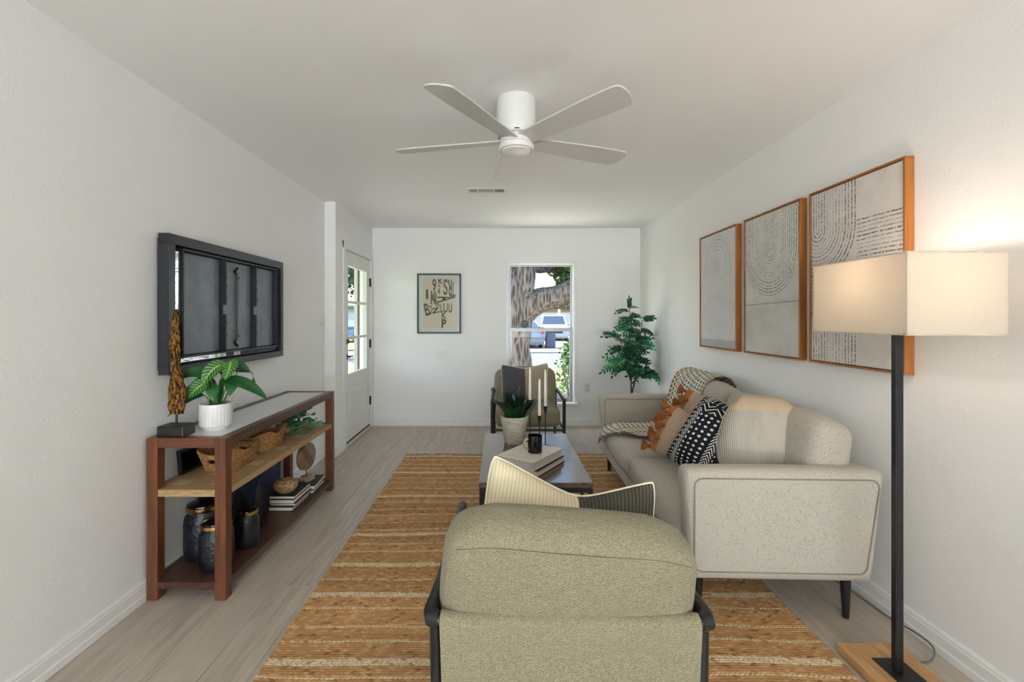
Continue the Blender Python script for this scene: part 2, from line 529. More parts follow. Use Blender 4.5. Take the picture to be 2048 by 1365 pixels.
fl = thing('floor', 'grey-brown vinyl plank floor', 'floor', kind='structure')
obj('rear_planks', G().box((XL - .02, YR, -.006), (XR + .02, -1.2, 0)), FLOOR, fl)
obj('subfloor', G().box((XL - .1, YR - .1, -.08), (XR + .1, YB + .1, -.006)), plain('subfloor_dark', '4d443c', .8), fl)
pw, gap = 0.182, 0.0012
x0 = -1.10 - pw * 4
row = 0
while x0 < XR:
    a, b = max(x0, XL - .02), min(x0 + pw, XR + .02)
    if b - a > 0.01:
        y = -1.2 - random.random() * 1.1 if row % 2 else -1.2 - random.random() * 0.4
        while y < YB:
            c, d = max(y, -1.2), min(y + 1.22, YB + .01)
            if d - c > .02:
                g = G(); w, l = (b - a) / 2 - gap / 2, (d - c) / 2 - gap / 2
                e = .0012
                g.add([(-w, -l, -.006), (w, -l, -.006), (w, l, -.006), (-w, l, -.006), (-w, -l, -e), (w, -l, -e), (w, l, -e), (-w, l, -e),
                       (-w + e, -l + e, 0), (w - e, -l + e, 0), (w - e, l - e, 0), (-w + e, l - e, 0)],
                      [(0, 1, 5, 4), (1, 2, 6, 5), (2, 3, 7, 6), (3, 0, 4, 7), (4, 5, 9, 8), (5, 6, 10, 9), (6, 7, 11, 10), (7, 4, 8, 11), (8, 9, 10, 11)])
                obj('plank', g, FLOOR, fl, loc=((a + b) / 2, (c + d) / 2, 0))
            y += 1.22
    x0 += pw; row += 1

struct('ceiling', G().box((XL - .15, YR - .1, H), (XR + .15, YB + .15, H + .1)), CEIL, 'white textured ceiling', 'ceiling')
struct('wall_left', G().box((XL - .12, YR - .1, -.05), (XL, YJ, H)), WALL, 'white orange-peel textured wall behind the console table', 'wall')
struct('wall_right', G().box((XR, YR - .1, -.05), (XR + .12, YB + .12, H)), WALL, 'white textured wall behind the sofa', 'wall')
# window wall with opening
WX0, WX1, WZ0, WZ1 = 0.117, 0.930, 0.282, 2.010
g = G()
g.box((XE - .14, YB, -.05), (WX0, YB + .14, H)).box((WX1, YB, -.05), (XR, YB + .14, H))
g.box((WX0, YB, -.05), (WX1, YB + .14, WZ0)).box((WX0, YB, WZ1), (WX1, YB + .14, H))
struct('wall_back', g, WALL, 'white wall with the tall window', 'wall')
# entry wall with door opening
DY0, DY1, DZ1 = 4.61, 5.545, 2.045
g = G()
g.box((XE - .13, YJ, -.05), (XE, DY0, H)).box((XE - .13, DY1, -.05), (XE, YB, H)).box((XE - .13, DY0, DZ1), (XE, DY1, H))
struct('wall_entry', g, WALL, 'short white wall around the entry door', 'wall')
# rear wall behind the camera: wide opening added for the fill light
g = G()
g.box((XL, YR - .12, -.05), (-1.45, YR, H)).box((1.5, YR - .12, -.05), (XR, YR, H)).box((-1.45, YR - .12, 2.32), (1.5, YR, H))
struct('wall_rear', g, WALL, 'white wall with an added wide opening opposite the window wall', 'wall')
wr = thing('added_rear_opening', 'wide white-framed opening added for the fill light opposite the tall window', 'window', (0.025, YR - .06, 0), kind='structure')
g = G()
for x in (-1.475, 1.475): g.box((x - .03, -.04, 0), (x + .03, .04, 2.32))
g.box((-1.475, -.04, 0), (1.475, .04, .05)).box((-1.475, -.04, 2.27), (1.475, .04, 2.32)).box((-.035, -.04, 0), (.035, .04, 2.32))
obj('window_frame', g, TRIM, wr)

# baseboards: moulded profile
def base_prof(t=.013, h=.092):
    return [(0, 0), (t + .004, 0), (t + .004, .028), (t, .034), (t, h - .022), (t * .75, h - .016), (t * .75, h - .008), (t * .35, h), (0, h)]
def baseboard(name, pts, label):
    """pts: wall-line polyline with room-side normals"""
    g = G()
    for (ax, ay), (bx, by), (nx, ny) in pts:
        P = base_prof(); n = len(P); vs = []
        for (x, y) in ((ax, ay), (bx, by)):
            for (d, z) in P: vs.append((x + nx * d, y + ny * d, z))
        g.add(vs, [tuple(range(n - 1, -1, -1)), tuple(range(n, 2 * n))] + [(i, (i + 1) % n, n + (i + 1) % n, n + i) for i in range(n)])
    return struct(name, g, TRIM, label, 'baseboard')
baseboard('baseboard_left', [((XL, YR), (XL, YJ), (1, 0))], 'white moulded baseboard along the console wall')
baseboard('baseboard_right', [((XR, YR), (XR, YB), (-1, 0))], 'white moulded baseboard along the sofa wall')
baseboard('baseboard_back', [((XE + .02, YB), (XR, YB), (0, -1))], 'white moulded baseboard under the window')
baseboard('baseboard_entry', [((XL, YJ), (XE + .014, YJ), (0, -1)), ((XE, YJ - .014), (XE, DY0 - .075), (1, 0))], 'short white baseboard wrapping the corner by the door')

# ------------------------------------------------------------------ entry door
dr = thing('door_1', 'white entry door with six glass panes above one panel', 'door', (XE, 0, 0), kind='structure')
cw = .062
g = G()
g.box((-.002, DY0 - cw, 0), (.014, DY0 + .012, DZ1 + cw), .003).box((-.002, DY1 - .012, 0), (.014, DY1 + cw - .002, DZ1 + cw), .003)
g.box((-.0018, DY0 - cw, DZ1 - .012), (.0142, DY1 + cw - .002, DZ1 + cw), .003)
obj('door_casing', g, TRIM, dr)
g = G()
g.box((-.13, DY0, 0), (-.001, DY0 + .018, DZ1)).box((-.13, DY1 - .018, 0), (-.001, DY1, DZ1)).box((-.13, DY0, DZ1 - .018), (-.001, DY1, DZ1))
obj('door_jamb', g, TRIM, dr)
LY0, LY1, LZ0, LZ1 = DY0 + .021, DY1 - .021, .035, DZ1 - .021
PZ0, PZ1 = .74, 1.875             # glazed area
PY0, PY1 = LY0 + .105, LY1 - .125
X0, X1 = -.050, -.008
g = G()
g.box((X0, LY0, LZ0), (X1, PY0, LZ1)).box((X0, PY1, LZ0), (X1, LY1, LZ1)).box((X0, PY0, PZ1), (X1, PY1, LZ1))
g.box((X0, PY0, .60), (X1, PY1, PZ0)).box((X0, PY0, LZ0), (X1, PY1, .19))
pm = (PY0 + PY1) / 2
g.box((X0 + .004, pm - .014, PZ0), (X1 - .004, pm + .014, PZ1))
for k in (1, 2):
    z = PZ0 + (PZ1 - PZ0) * k / 3
    g.box((X0 + .0045, PY0, z - .014), (X1 - .0045, PY1, z + .014))
leaf_o = obj('door_leaf', g, DOORP, dr)
g = G().box((X0 + .008, PY0, .19), (X1 - .012, PY1, .60)); g.box((X0 + .008, PY0 + .05, .235), (X1 - .003, PY1 - .05, .555), .009)
obj('door_panel', g, DOORP, dr)
for i in range(2):
    for k in range(3):
        ya, yb = (PY0, pm - .014) if i == 0 else (pm + .014, PY1)
        za = PZ0 + (PZ1 - PZ0) * k / 3 + (.014 if k else 0); zb = PZ0 + (PZ1 - PZ0) * (k + 1) / 3 - (.014 if k < 2 else 0)
        obj('pane', G().box((-.031, ya, za), (-.027, yb, zb)), GLASS, dr)
for z in (.33, 1.02, 1.76):
    g = G().box((-.008, LY1 - .012, z - .05), (.006, LY1 + .022, z + .05), .002); g.tube([(.004, LY1 + .006, z - .052), (.004, LY1 + .006, z + .052)], .007, 8)
    tag(obj('hinge', g, BLACKM, dr), 'black hinge')
g = G().box((-.10, LY0, 0), (.012, LY1, .028), .004); obj('threshold', g, plain('threshold_metal', 'd8d0bf', .5), dr)
obj('door_sweep', G().box((X0 - .002, LY0, .028), (X1 + .002, LY1, .046)), BLACKM, dr)
# lever and deadbolt
hz, hy = .93, LY0 + .055
g = G().lathe([(0, 0), (.031, 0), (.031, .006), (.026, .011), (.013, .013), (.011, .04), (0, .04)], 24, (X1, hy, hz), M=rot('Y', 90))
g.tube([(X1 + .036, hy - .012, hz), (X1 + .038, hy + .03, hz), (X1 + .036, hy + .075, hz - .002), (X1 + .030, hy + .112, hz - .006)], [.0105, .0105, .009, .007], 10)
tag(obj('lever_handle', g, NICKEL, dr, True), 'dark nickel lever handle')
g = G().lathe([(0, 0), (.030, 0), (.030, .008), (.024, .014), (0, .014)], 24, (X1, hy, hz + .155), M=rot('Y', 90))
g.box((X1 + .012, hy - .004, hz + .135), (X1 + .03, hy + .004, hz + .175), .003)
tag(obj('deadbolt', g, NICKEL, dr, True), 'dark nickel deadbolt')

# ------------------------------------------------------------------ window
wn_ = thing('window_1', 'tall single-hung window with grey sash and white casing', 'window', (0, YB, 0), kind='structure')
g = G()
g.box((WX0 - .030, -.010, WZ0), (WX0 + .004, .002, WZ1 + .030), .003).box((WX1 - .004, -.010, WZ0), (WX1 + .030, .002, WZ1 + .030), .003)
g.box((WX0 - .030, -.0105, WZ1 - .004), (WX1 + .030, .0015, WZ1 + .030), .003)
obj('window_casing', g, TRIM, wn_)
g = G()
g.box((WX0, 0, WZ0), (WX0 + .012, .14, WZ1)).box((WX1 - .012, 0, WZ0), (WX1, .14, WZ1)).box((WX0, 0, WZ1 - .012), (WX1, .14, WZ1))
obj('window_reveal', g, TRIM, wn_)
obj('window_sill', G().box((WX0 - .045, -.055, WZ0 - .022), (WX1 + .045, .13, WZ0 + .004), .006), TRIM, wn_)
obj('window_apron', G().box((WX0 - .035, -.014, WZ0 - .062), (WX1 + .035, .0, WZ0 - .022), .003), TRIM, wn_)
A0, A1, B0, B1, ZM = WX0 + .012, WX1 - .012, WZ0 + .004, WZ1 - .012, 1.195
def sash(name, y0, y1, z0, z1, t, tb, tt):
    g = G().box((A0, y0, z0), (A0 + t, y1, z1), .003).box((A1 - t, y0, z0), (A1, y1, z1), .003)
    g.box((A0 + t * .9, y0, z0), (A1 - t * .9, y1, z0 + tb), .003).box((A0 + t * .9, y0, z1 - tt), (A1 - t * .9, y1, z1), .003)
    o = obj(name, g, ALUM, wn_)
    obj('pane', G().box((A0 + t - .002, (y0 + y1) / 2 - .002, z0 + tb - .002), (A1 - t + .002, (y0 + y1) / 2 + .002, z1 - tt + .002)), GLASS, o)
    return o
up = sash('upper_sash', .085, .110, ZM - .02, B1, .022, .028, .022)
lo = sash('lower_sash', .055, .082, B0, ZM + .012, .038, .05, .045)
g = G().box((.48, .048, ZM + .0125), (.56, .075, ZM + .022), .003); g.box((.50, .044, ZM + .018), (.512, .06, ZM + .032), .002)
obj('sash_lock', g, NICKEL, lo)
# octagonal security sticker on the glass
st = thing('window_sticker', 'small black octagonal security sticker on the window glass', 'sticker', ((1049 - 998) / 162.0 * (YB + .09) / YB, YB + .0945, 1.32 - 11 / 162.0))
P = [(.052 * math.cos(R(22.5 + 45 * i)), .052 * math.sin(R(22.5 + 45 * i))) for i in range(8)]
g = G(); g.add([(x, 0, z) for x, z in P] + [(x, .001, z) for x, z in P], [tuple(range(8)), tuple(range(15, 7, -1))] + [(i, (i + 1) % 8, 8 + (i + 1) % 8, 8 + i) for i in range(8)])
obj('sticker_face', g, plain('sticker_black', '141817', .4), st)
g = G().box((-.034, -.001, .010), (.034, -.0002, .020)).box((-.03, -.001, -.014), (.03, -.0002, -.007))
obj('sticker_print', g, plain('sticker_green', '2f5a4c', .5), st)

# ------------------------------------------------------------------ wall plates, vent
def plate(name, label, cat, loc, rotz, w, h, detail, M=PLATE):
    """plate in the local XZ plane, facing -Y"""
    t = thing(name, label, cat, loc, rotz)
    obj('cover_plate', G().box((-w / 2, -.006, -h / 2), (w / 2, 0, h / 2), .0025, 2), M, t)
    detail(t)
    return t
def toggles(t):
    for k in (-1, 0, 1):
        obj('toggle', G().box((k * .046 - .005, -.016, -.009), (k * .046 + .005, -.005, .003), .002, M=rot('X', 20)), PLATE, t)
plate('light_switch', 'white triple light switch plate on the wall corner beside the door', 'switch', (XL, 4.262, 1.30), R(90), .16, .115, toggles)
def sockets(t):
    for k in (-1, 1):
        o = obj('socket', G().box((-.017, -.0085, k * .024 - .016), (.017, -.005, k * .024 + .016), .004, 2), plain('socket_grey', 'cfcdc8', .4), t)
        g = G().box((-.008, -.009, k * .024 - .004), (-.0055, -.0082, k * .024 + .007)).box((.0055, -.009, k * .024 - .004), (.008, -.0082, k * .024 + .007))
        obj('slot', g, DARKGAP, o)
plate('wall_outlet', 'white double electrical outlet on the wall right of the window', 'outlet', ((1175 - 998) / 162., YB, 1.32 - 138 / 162.), 0, .075, .118, sockets)
plate('blank_plate', 'blank white cover plate on the wall below the framed letter print', 'cover plate', ((883 - 998) / 162., YB, 1.32 - 70 / 162.), 0, .115, .118,
      lambda t: [obj('screw', G().lathe([(0, 0), (.003, 0), (.003, .001), (0, .0012)], 10, (0, -.006, z), M=rot('X', 90)), PLATE, t) for z in (-.042, .042)])
vt = thing('ceiling_vent', 'white slotted air vent in the ceiling beyond the fan', 'vent', (-.11, 3.96, H))
g = G()
for (a, b, c, d) in ((-.172, -.075, .172, -.052), (-.172, .052, .172, .075), (-.172, -.052, -.148, .052), (.148, -.052, .172, .052)): g.box((a, b, -.008), (c, d, 0), .002)
g.box((-.082, -.052, -.007), (-.07, .052, 0)).box((.062, -.052, -.007), (.074, .052, 0))
obj('vent_frame', g, WHITEF, vt)
obj('vent_throat', G().box((-.15, -.055, -.0012), (.15, .055, -.0004)), DARKGAP, vt)
for k in range(7): obj('slat', G().box((-.145 + k * .0095, -.052, -.007), (-.141 + k * .0095, .052, -.001)), WHITEF, vt)
for k in range(7): obj('slat', G().box((.080 + k * .0095, -.052, -.007), (.0835 + k * .0095, .052, -.001)), WHITEF, vt)
for k in range(7): obj('slat', G().box((-.07, -.047 + k * .0148, -.0022), (.062, -.0415 + k * .0148, -.0006)), WHITEF, vt)

# ------------------------------------------------------------------ roof over the house and porch (added out of view to keep direct sun out)
rf = thing('roof', 'unseen shingled roof and porch cover added to block the sun', 'roof', kind='structure')
obj('roof_deck', G().box((-4.6, YR - 1.2, 2.62), (3.2, YB + .75, 2.74)), plain('roof_shingle', '6b645d', .9, var=.2), rf)
obj('porch_slab', G().box((-4.4, 3.6, -.1), (XE - .135, YB + .5, -.02)), CONCRETE, rf)
ps = thing('porch_post', 'dark brown square porch post outside the door glass', 'post', (-1.905, 6.22, -.1))
obj('post_shaft', G().box((-.045, -.045, .02), (.045, .045, 2.72), .004), plain('post_brown', '5c4b40', .7, var=.15), ps)
obj('post_base', G().box((-.06, -.06, 0), (.06, .06, .14), .006), plain('post_brown', '5c4b40'), ps)
ps = thing('downspout', 'grey metal downspout beside the porch post', 'downspout', (-1.745, 5.96, -.1))
obj('pipe', G().box((-.05, -.035, .16), (.05, .035, 2.72), .01, 2), plain('downspout_grey', '8d8885', .5, var=.1), ps)
obj('outlet_elbow', G().box((-.05, -.02, 0), (.05, .16, .17), .02, 2), plain('downspout_grey', '8d8885'), ps)

# ------------------------------------------------------------------ jute rug (rows of braid, one mesh)
def make_rug():
    x0, x1, y0, y1 = -.895, 1.315, 1.25, 4.40
    nx, ny = int((x1 - x0) / .0050), int((y1 - y0) / .0042)
    xs = np.linspace(x0, x1, nx + 1); ys = np.linspace(y0, y1, ny + 1)
    Xg, Yg = np.meshgrid(xs, ys)
    Yw = Yg + .010 * np.sin(Xg * 3.1 + Yg * 1.7) + .004 * np.sin(Xg * 9 + Yg * 5)
    p = .0125; q = .019
    row = np.floor(Yw / p); fr = Yw / p - row
    sgn = np.where(row % 2 == 0, 1.0, -1.0)
    ph = Xg / q + sgn * (fr - .5) * .8 + (row * .37) % 1
    st = np.floor(ph); fs = ph - st
    hgt = .0045 * np.sqrt(np.clip(np.sin(PI * fr), 0, 1)) * (0.55 + .45 * np.sqrt(np.clip(np.sin(PI * fs), 0, 1)))
    def h2(a, b): v = np.sin(a * 127.1 + b * 311.7) * 43758.5453; return v - np.floor(v)
    hs = h2(row, st); hr = h2(row, row * 0 + 3)
    base1 = np.array(lin('c89a68')[:3]); base2 = np.array(lin('b3865a')[:3]); base3 = np.array(lin('d6ae7c')[:3]); cream = np.array(lin('efe0bd')[:3]); dark = np.array(lin('8f6a44')[:3])
    t = hs[..., None]
    col = base1 * (1 - t) + base2 * t
    col = np.where((hs > .78)[..., None], base3, col)
    col = np.where(((hs > .25) & (hs < .29))[..., None], dark, col)
    tone = (.86 + .3 * h2(np.floor(row / 4), row * 0 + 9))[..., None]
    col = col * tone
    # cream lines: distances from the photograph, then continued
    lines = [4.33, 4.22, 4.08, 3.97, 3.86, 3.74, 3.62, 3.50, 3.35, 3.235, 3.13, 3.04, 2.93, 2.83, 2.765, 2.65, 2.56, 2.42, 2.29, 2.16, 2.06, 1.94, 1.85, 1.74, 1.66, 1.55, 1.44, 1.34]
    wide = {4.33, 3.86, 3.35, 3.04 + 1, 2.765, 2.42, 2.16, 1.74, 1.44}
    for L in lines:
        r0 = round(L / p)
        rows = (r0 - 1, r0, r0 + 1) if L in wide else (r0,)
        for k in rows:
            m = (row == k)
            keep = m & (fs > .12) & (fs < (.96 if L in wide else .82)) & (h2(st, row) > .06)
            col = np.where(keep[..., None], cream * (.88 + .2 * hs[..., None]), col)
    col *= (.72 + .28 * np.sqrt(np.clip(np.sin(PI * fr), 0, 1)))[..., None] * 0 + 1
    Zg = .006 + hgt
    edge = (np.abs(Yg - y1) < 1e-6) | (np.abs(Yg - y0) < 1e-6) | (np.abs(Xg - x0) < 1e-6) | (np.abs(Xg - x1) < 1e-6)
    Zg = np.where(edge, .0005, Zg)
    jx = np.where((np.abs(Xg - x0) < .006), .006 * (h2(row, row * 0 + 1) - .5), 0) + np.where((np.abs(Xg - x1) < .006), .006 * (h2(row, row * 0 + 2) - .5), 0)
    Xp = Xg + jx
    me = bpy.data.meshes.new('rug_weave')
    n = (nx + 1) * (ny + 1)
    me.vertices.add(n)
    me.vertices.foreach_set('co', np.stack([Xp - .21, Yg - 2.825, Zg], -1).astype(np.float32).ravel())
    idx = np.arange(n).reshape(ny + 1, nx + 1)
    q4 = np.stack([idx[:-1, :-1], idx[:-1, 1:], idx[1:, 1:], idx[1:, :-1]], -1).reshape(-1, 4)
    nf = len(q4)
    me.loops.add(nf * 4); me.loops.foreach_set('vertex_index', q4.ravel().astype(np.int32))
    me.polygons.add(nf); me.polygons.foreach_set('loop_start', (np.arange(nf) * 4).astype(np.int32))
    me.update(calc_edges=True)
    a = me.color_attributes.new('dye', 'FLOAT_COLOR', 'POINT')
    a.data.foreach_set('color', np.concatenate([col.reshape(-1, 3), np.ones((n, 1))], 1).astype(np.float32).ravel())
    me.shade_smooth()
    M = NM('jute_braid', .95, spec=.1)
    at = M.nt.nodes.new('ShaderNodeAttribute'); at.attribute_name = 'dye'
    f = M.noise(scale=420, detail=2)
    M.col(M.mix(f.step(.38, .62) * .5, at.outputs[0], '7a5632')); M.bump(f, .5, .002)
    me.materials.append(M.m)
    t = thing('area_rug', 'tan braided jute rug with cream stripes under the coffee table', 'rug', (.21, 2.825, 0.0003))
    o = bpy.data.objects.new('rug_weave', me); C.objects.link(o); o.parent = t
    # fringe at the far end
    g = G(); rr = random.Random(3)
    x = x0
    while x < x1:
        l = .018 + rr.random() * .03; a = rr.uniform(-.5, .5)
        g.tube([(x - .21, y1 - 2.83, .006), (x - .21 + a * l, y1 - 2.825 + l * .6, .006), (x - .21 + a * l * 1.6, y1 - 2.825 + l, .003)], [.003, .0022, .001], 4)
        x += .011
    obj('fringe', g, plain('jute_fringe', '9c7a52', .95, var=.3), t, kind='stuff')
make_rug()

# ------------------------------------------------------------------ sofa (faces -x)
def make_sofa():
    t = thing('sofa', 'oatmeal boucle two-seat sofa with black tapered legs against the art wall', 'sofa', (1.255, 2.95, 0), R(-1.9))
    # local: x from -.405 (front) to +.42 (back), y from -1.02 (near end) to +1.02
    XF, XBk, YN, YF = -.425, .425, -1.01, 1.04
    def trap(q, h):        # back bottom tucks in
        k = max(0, (h.z - q.z) / (2 * h.z)); return (q.x - 0.055 * k * (q.x > 0) + .035 * k * (q.x < 0), q.y, q.z)
    for nm, y in (('near', YN), ('far', YF - .115)):
        o = obj('arm', G().rbox(((XF + XBk) / 2, y + .0575, .4325), (XBk - XF, .115, .475), .035, 6, (.0, .004, .004), fn=trap), SOFAF, t, True)
        for ys, s in ((y - .0005, -1), (y + .1155, 1)):
            x0, x1, z0, z1, r = XF + .042, XBk - .035, .235, .635, .035
            pts = []
            for (cx, cz, a0) in ((x0 + r, z0 + r, 180), (x1 - r - .05, z0 + r, 270), (x1 - r, z1 - r, 0), (x0 + r, z1 - r, 90)):
                for k in range(5): pts.append((cx + r * math.cos(R(a0 + k * 22.5)), ys + s * .002, cz + r * math.sin(R(a0 + k * 22.5))))
            obj('welt', G().tube(pts, .0030, 6, True), SOFAW, o, True)
    obj('base_rail', G().rbox(((XF + XBk) / 2 - .01, (YN + YF) / 2, .222), (XBk - XF - .06, YF - YN - .06, .075), .015, 6), SOFAF, t, True)
    obj('back_frame', G().rbox((XBk - .055, (YN + YF) / 2, .43), (.10, YF - YN - .2, .46), .03, 8, fn=lambda q, h: (q.x - .05 * max(0, (h.z - q.z) / (2 * h.z)), q.y, q.z)), SOFAF, t, True)
    ym = (YN + YF) / 2; W = (YF - YN - .23) / 2
    for k in (-1, 1):
        def seatf(q, h):
            return (q.x, q.y, q.z + .012 * math.sin(q.y * 9 + q.x * 5) * .4)
        o = obj('seat_cushion', G().rbox((-.085, ym + k * W / 2, .335), (.645, W - .004, .165), .05, 9, (.014, 0, .030), fn=seatf), SOFAF, t, True)
        zz = .335
        pts = [(-.085 + .322 * a, ym + k * W / 2 + (W / 2 - .004) * b, zz + .045) for a, b in ()]
        # back cushion leans back
        Mb = Matrix.Translation((.258, ym + k * W / 2 - (.02 if k < 0 else 0), .635)) @ rot('Y', 12)
        def backf(q, h):
            e = abs(q.y) / h.y
            top = max(0, q.z / h.z)
            return (q.x, q.y * (1 - .05 * top), q.z - .022 * top * max(0, e - .55) / .45)
        o = obj('back_cushion', G().rbox((0, 0, 0), (.18, W - .006 + (.03 if k < 0 else 0), .47), 0.062, 9, (.028, 0, .012), fn=backf, M=Mb), SOFAF, t, True)
        pts = []
        for i in range(25):
            u = i / 24 * 2 - 1
            if abs(u) < .82: y, z = u * (W / 2 - .02), .205 - .012 * (abs(u) / .82) ** 4
            else:
                y, z = None, None
            if y is not None: pts.append((-.065, y, z))
        yE = W / 2 - .055
        pts = [(-.072, -yE, -.16), (-.085, -yE + .005, -.02), (-.074, -yE + .016, .11), (-.062, -yE + .05, .168)] + [(-.058 - .004 * math.cos(u * 1.5), u * (yE - .09), .198 - .01 * u * u) for u in (-1, -.5, 0, .5, 1)] + \
              [(-.062, yE - .05, .168), (-.074, yE - .016, .11), (-.085, yE - .005, -.02), (-.072, yE, -.16)]
        pts = [Mb @ Vector((p[0] - .006, p[1], p[2])) for p in pts]
        obj('welt', G().tube(pts, .004, 6), SOFAW, o, True)
    for (x, y, sx, sy) in ((-.335, -.93, -1, -1), (.305, -.93, 1, -1), (-.335, .96, -1, 1), (.305, .96, 1, 1)):
        g = G().tube([(x, y, .19), (x + .002 * sx, y, .10), (x + .003 * sx, y, .0108 if sx < 0 else 0)], [.0225, .018, .0125], 14)
        tag(obj('leg', g, BLACKW, t, True), 'black tapered leg')
    return t
make_sofa()

# ------------------------------------------------------------------ armchairs
def make_chair(label, loc, rotz, name='armchair', roll=0):
    t = thing(name, label, 'armchair', loc, rotz)
    # local: +y is the front of the chair, origin on the floor at the middle
    YBk, YFr, ZA = -.345, .385, .522
    for s in (-1, 1):
        pts = [(s * .352, YFr, ZA - .004), (s * .354, .18, ZA + .002), (s * .357, 0, ZA + .004), (s * .358, -.18, ZA), (s * .366, YBk + .03, ZA - .004), (s * .360, YBk + .006, ZA - .004), (s * .34, YBk, ZA - .004)]
        obj('armrest', G().tube(pts, [.017, .0165, .0165, .019, .022, .022, .019], 12, flat=1.05), BLACKW, t, True)
        obj('leg', G().tube([(s * .353, YFr - .004, ZA - .006), (s * .353, YFr - .004, .3), (s * .354, YFr + .004, 0)], [.0165, .0165, .012], 12), BLACKW, t, True)
        obj('leg', G().tube([(s * .350, YBk + .012, ZA - .006), (s * .347, YBk + .012, .3), (s * .345, YBk - .02, 0)], [.0175, .0175, .013], 12), BLACKW, t, True)
        obj('side_rail', G().tube([(s * .353, YFr - .004, .235), (s * .347, YBk + .012, .215)], .013, 10), BLACKW, t, True)
    obj('back_rail', G().tube([(-.345, YBk, ZA - .004), (.345, YBk, ZA - .004)], .0165, 12), BLACKW, t, True)
    obj('front_rail', G().tube([(-.353, YFr - .004, .225), (.353, YFr - .004, .225)], .012, 10), BLACKW, t, True)
    # sling panel over the back rail
    prof = [(.026, -.30), (.020, -.14), (-.004, -.05), (-.030, -.020)] + [(-.024 * math.cos(R(a)), .024 * math.sin(R(a))) for a in range(0, 181, 30)] + [(.026, -.05), (.036, -.14), (.042, -.30)]
    out = [(-.012, -.345), (-.018, -.22), (-.021, -.10), (-.0245, -.04)] + [(-.025 * math.cos(R(a)), .025 * math.sin(R(a))) for a in range(0, 181, 20)] + [(.022, -.05), (.012, -.14), (.004, -.22), (.001, -.345)]
    def sl(u, v):
        f = v * (len(out) - 1); i = min(int(f), len(out) - 2); k = f - i
        y = out[i][0] * (1 - k) + out[i + 1][0] * k; z = out[i][1] * (1 - k) + out[i + 1][1] * k
        x = (u - .5) * .672
        w = 1 - .012 * math.sin(max(0, -z) * 9)
        return (x * w, YBk + y - .004 * math.sin(u * PI) * max(0, -z) * 3, ZA - .006 + z)
    g = G().grid(sl, 24, 30)
    obj('back_sling', g, CHAIRF, t, True)
    # back cushion resting in front of the sling
    Mb = Matrix.Translation((0, -.262, .566)) @ rot('X', 14) @ rot('Y', roll)
    def bc(q, h):
        e = q.x / h.x; top = max(0, (q.z / h.z))
        z = q.z - .030 * top * max(0, abs(e) - .62) / .38 * 1.3 - .014 * (e * .5 + .5) * top
        return (q.x * (1 - .028 * top), q.y, z)
    cu = obj('back_cushion', G().rbox((0, 0, 0), (.685, .165, .44), .062, 9, (.006, .018, .010), fn=bc, M=Mb), CHAIRF, t, True)
    xs = [i / 16 * 2 - 1 for i in range(17)]
    for yy in (-.083,):
        pts = [Mb @ Vector((u * .30, yy - .0135 * (1 - u * u) * .55 + .002, .178 - .012 * (u * .5 + .5) - .018 * max(0, abs(u) - .7) / .3)) for u in xs]
        obj('seam', G().tube(pts, .0022, 6), plain('chair_seam', '837b61', .95), cu, True)
    obj('seat_cushion', G().rbox((0, .045, .335), (.650, .60, .185), .05, 9, (.0, .012, .022)), CHAIRF, t, True)
    return t
make_chair('beige herringbone armchair beside the floor lamp, holding the ribbed cream and charcoal cushion', (.190, 1.535, .0108), R(-1.2), roll=3.2)
make_chair('beige armchair with black wooden arms standing before the window', (.290, 4.85, 0), R(180 - 0.5))

# ------------------------------------------------------------------ coffee table
ct = thing('coffee_table', 'dark brown rectangular coffee table with slim metal legs on the rug', 'coffee table', (.197, 2.93, .0108))
TX, TY, TZ = .303, .520, .4392
obj('tabletop', G().box((-TX, -TY, TZ - .028), (TX, TY, TZ), .002), ESPRESSO, ct)
g = G().box((-TX + .002, -TY + .002, TZ - .052), (TX - .002, -TY + .024, TZ - .0285)).box((-TX + .002, TY - .024, TZ - .052), (TX - .002, TY - .002, TZ - .0285))
g.box((-TX + .002, -TY + .024, TZ - .052), (-TX + .024, TY - .024, TZ - .0285)).box((TX - .024, -TY + .024, TZ - .052), (TX - .002, TY - .024, TZ - .0285))
obj('apron_frame', g, BLACKM, ct)
for sx in (-1, 1):
    for sy in (-1, 1):
        x, y = sx * (TX - .013), sy * (TY - .013)
        obj('leg', G().box((x - .011, y - .011, 0), (x + .011, y + .011, TZ - .052), .001), BLACKM, ct)
for sy in (-1, 1):
    y = sy * (TY - .013)
    obj('stretcher', G().box((-TX + .024, y - .009, .02), (TX - .024, y + .009, .04), .001), BLACKM, ct)
    g = G().tube([(-TX + .06, y - sy * .25, TZ - .03), (-TX + .03, y, .06)], .006, 6)
for sx in (-1, 1):
    obj('cross_brace', G().tube([(sx * (TX - .02), -TY + .03, .06), (sx * (TX - .02), -TY + .30, TZ - .03)], .007, 6), BLACKM, ct)

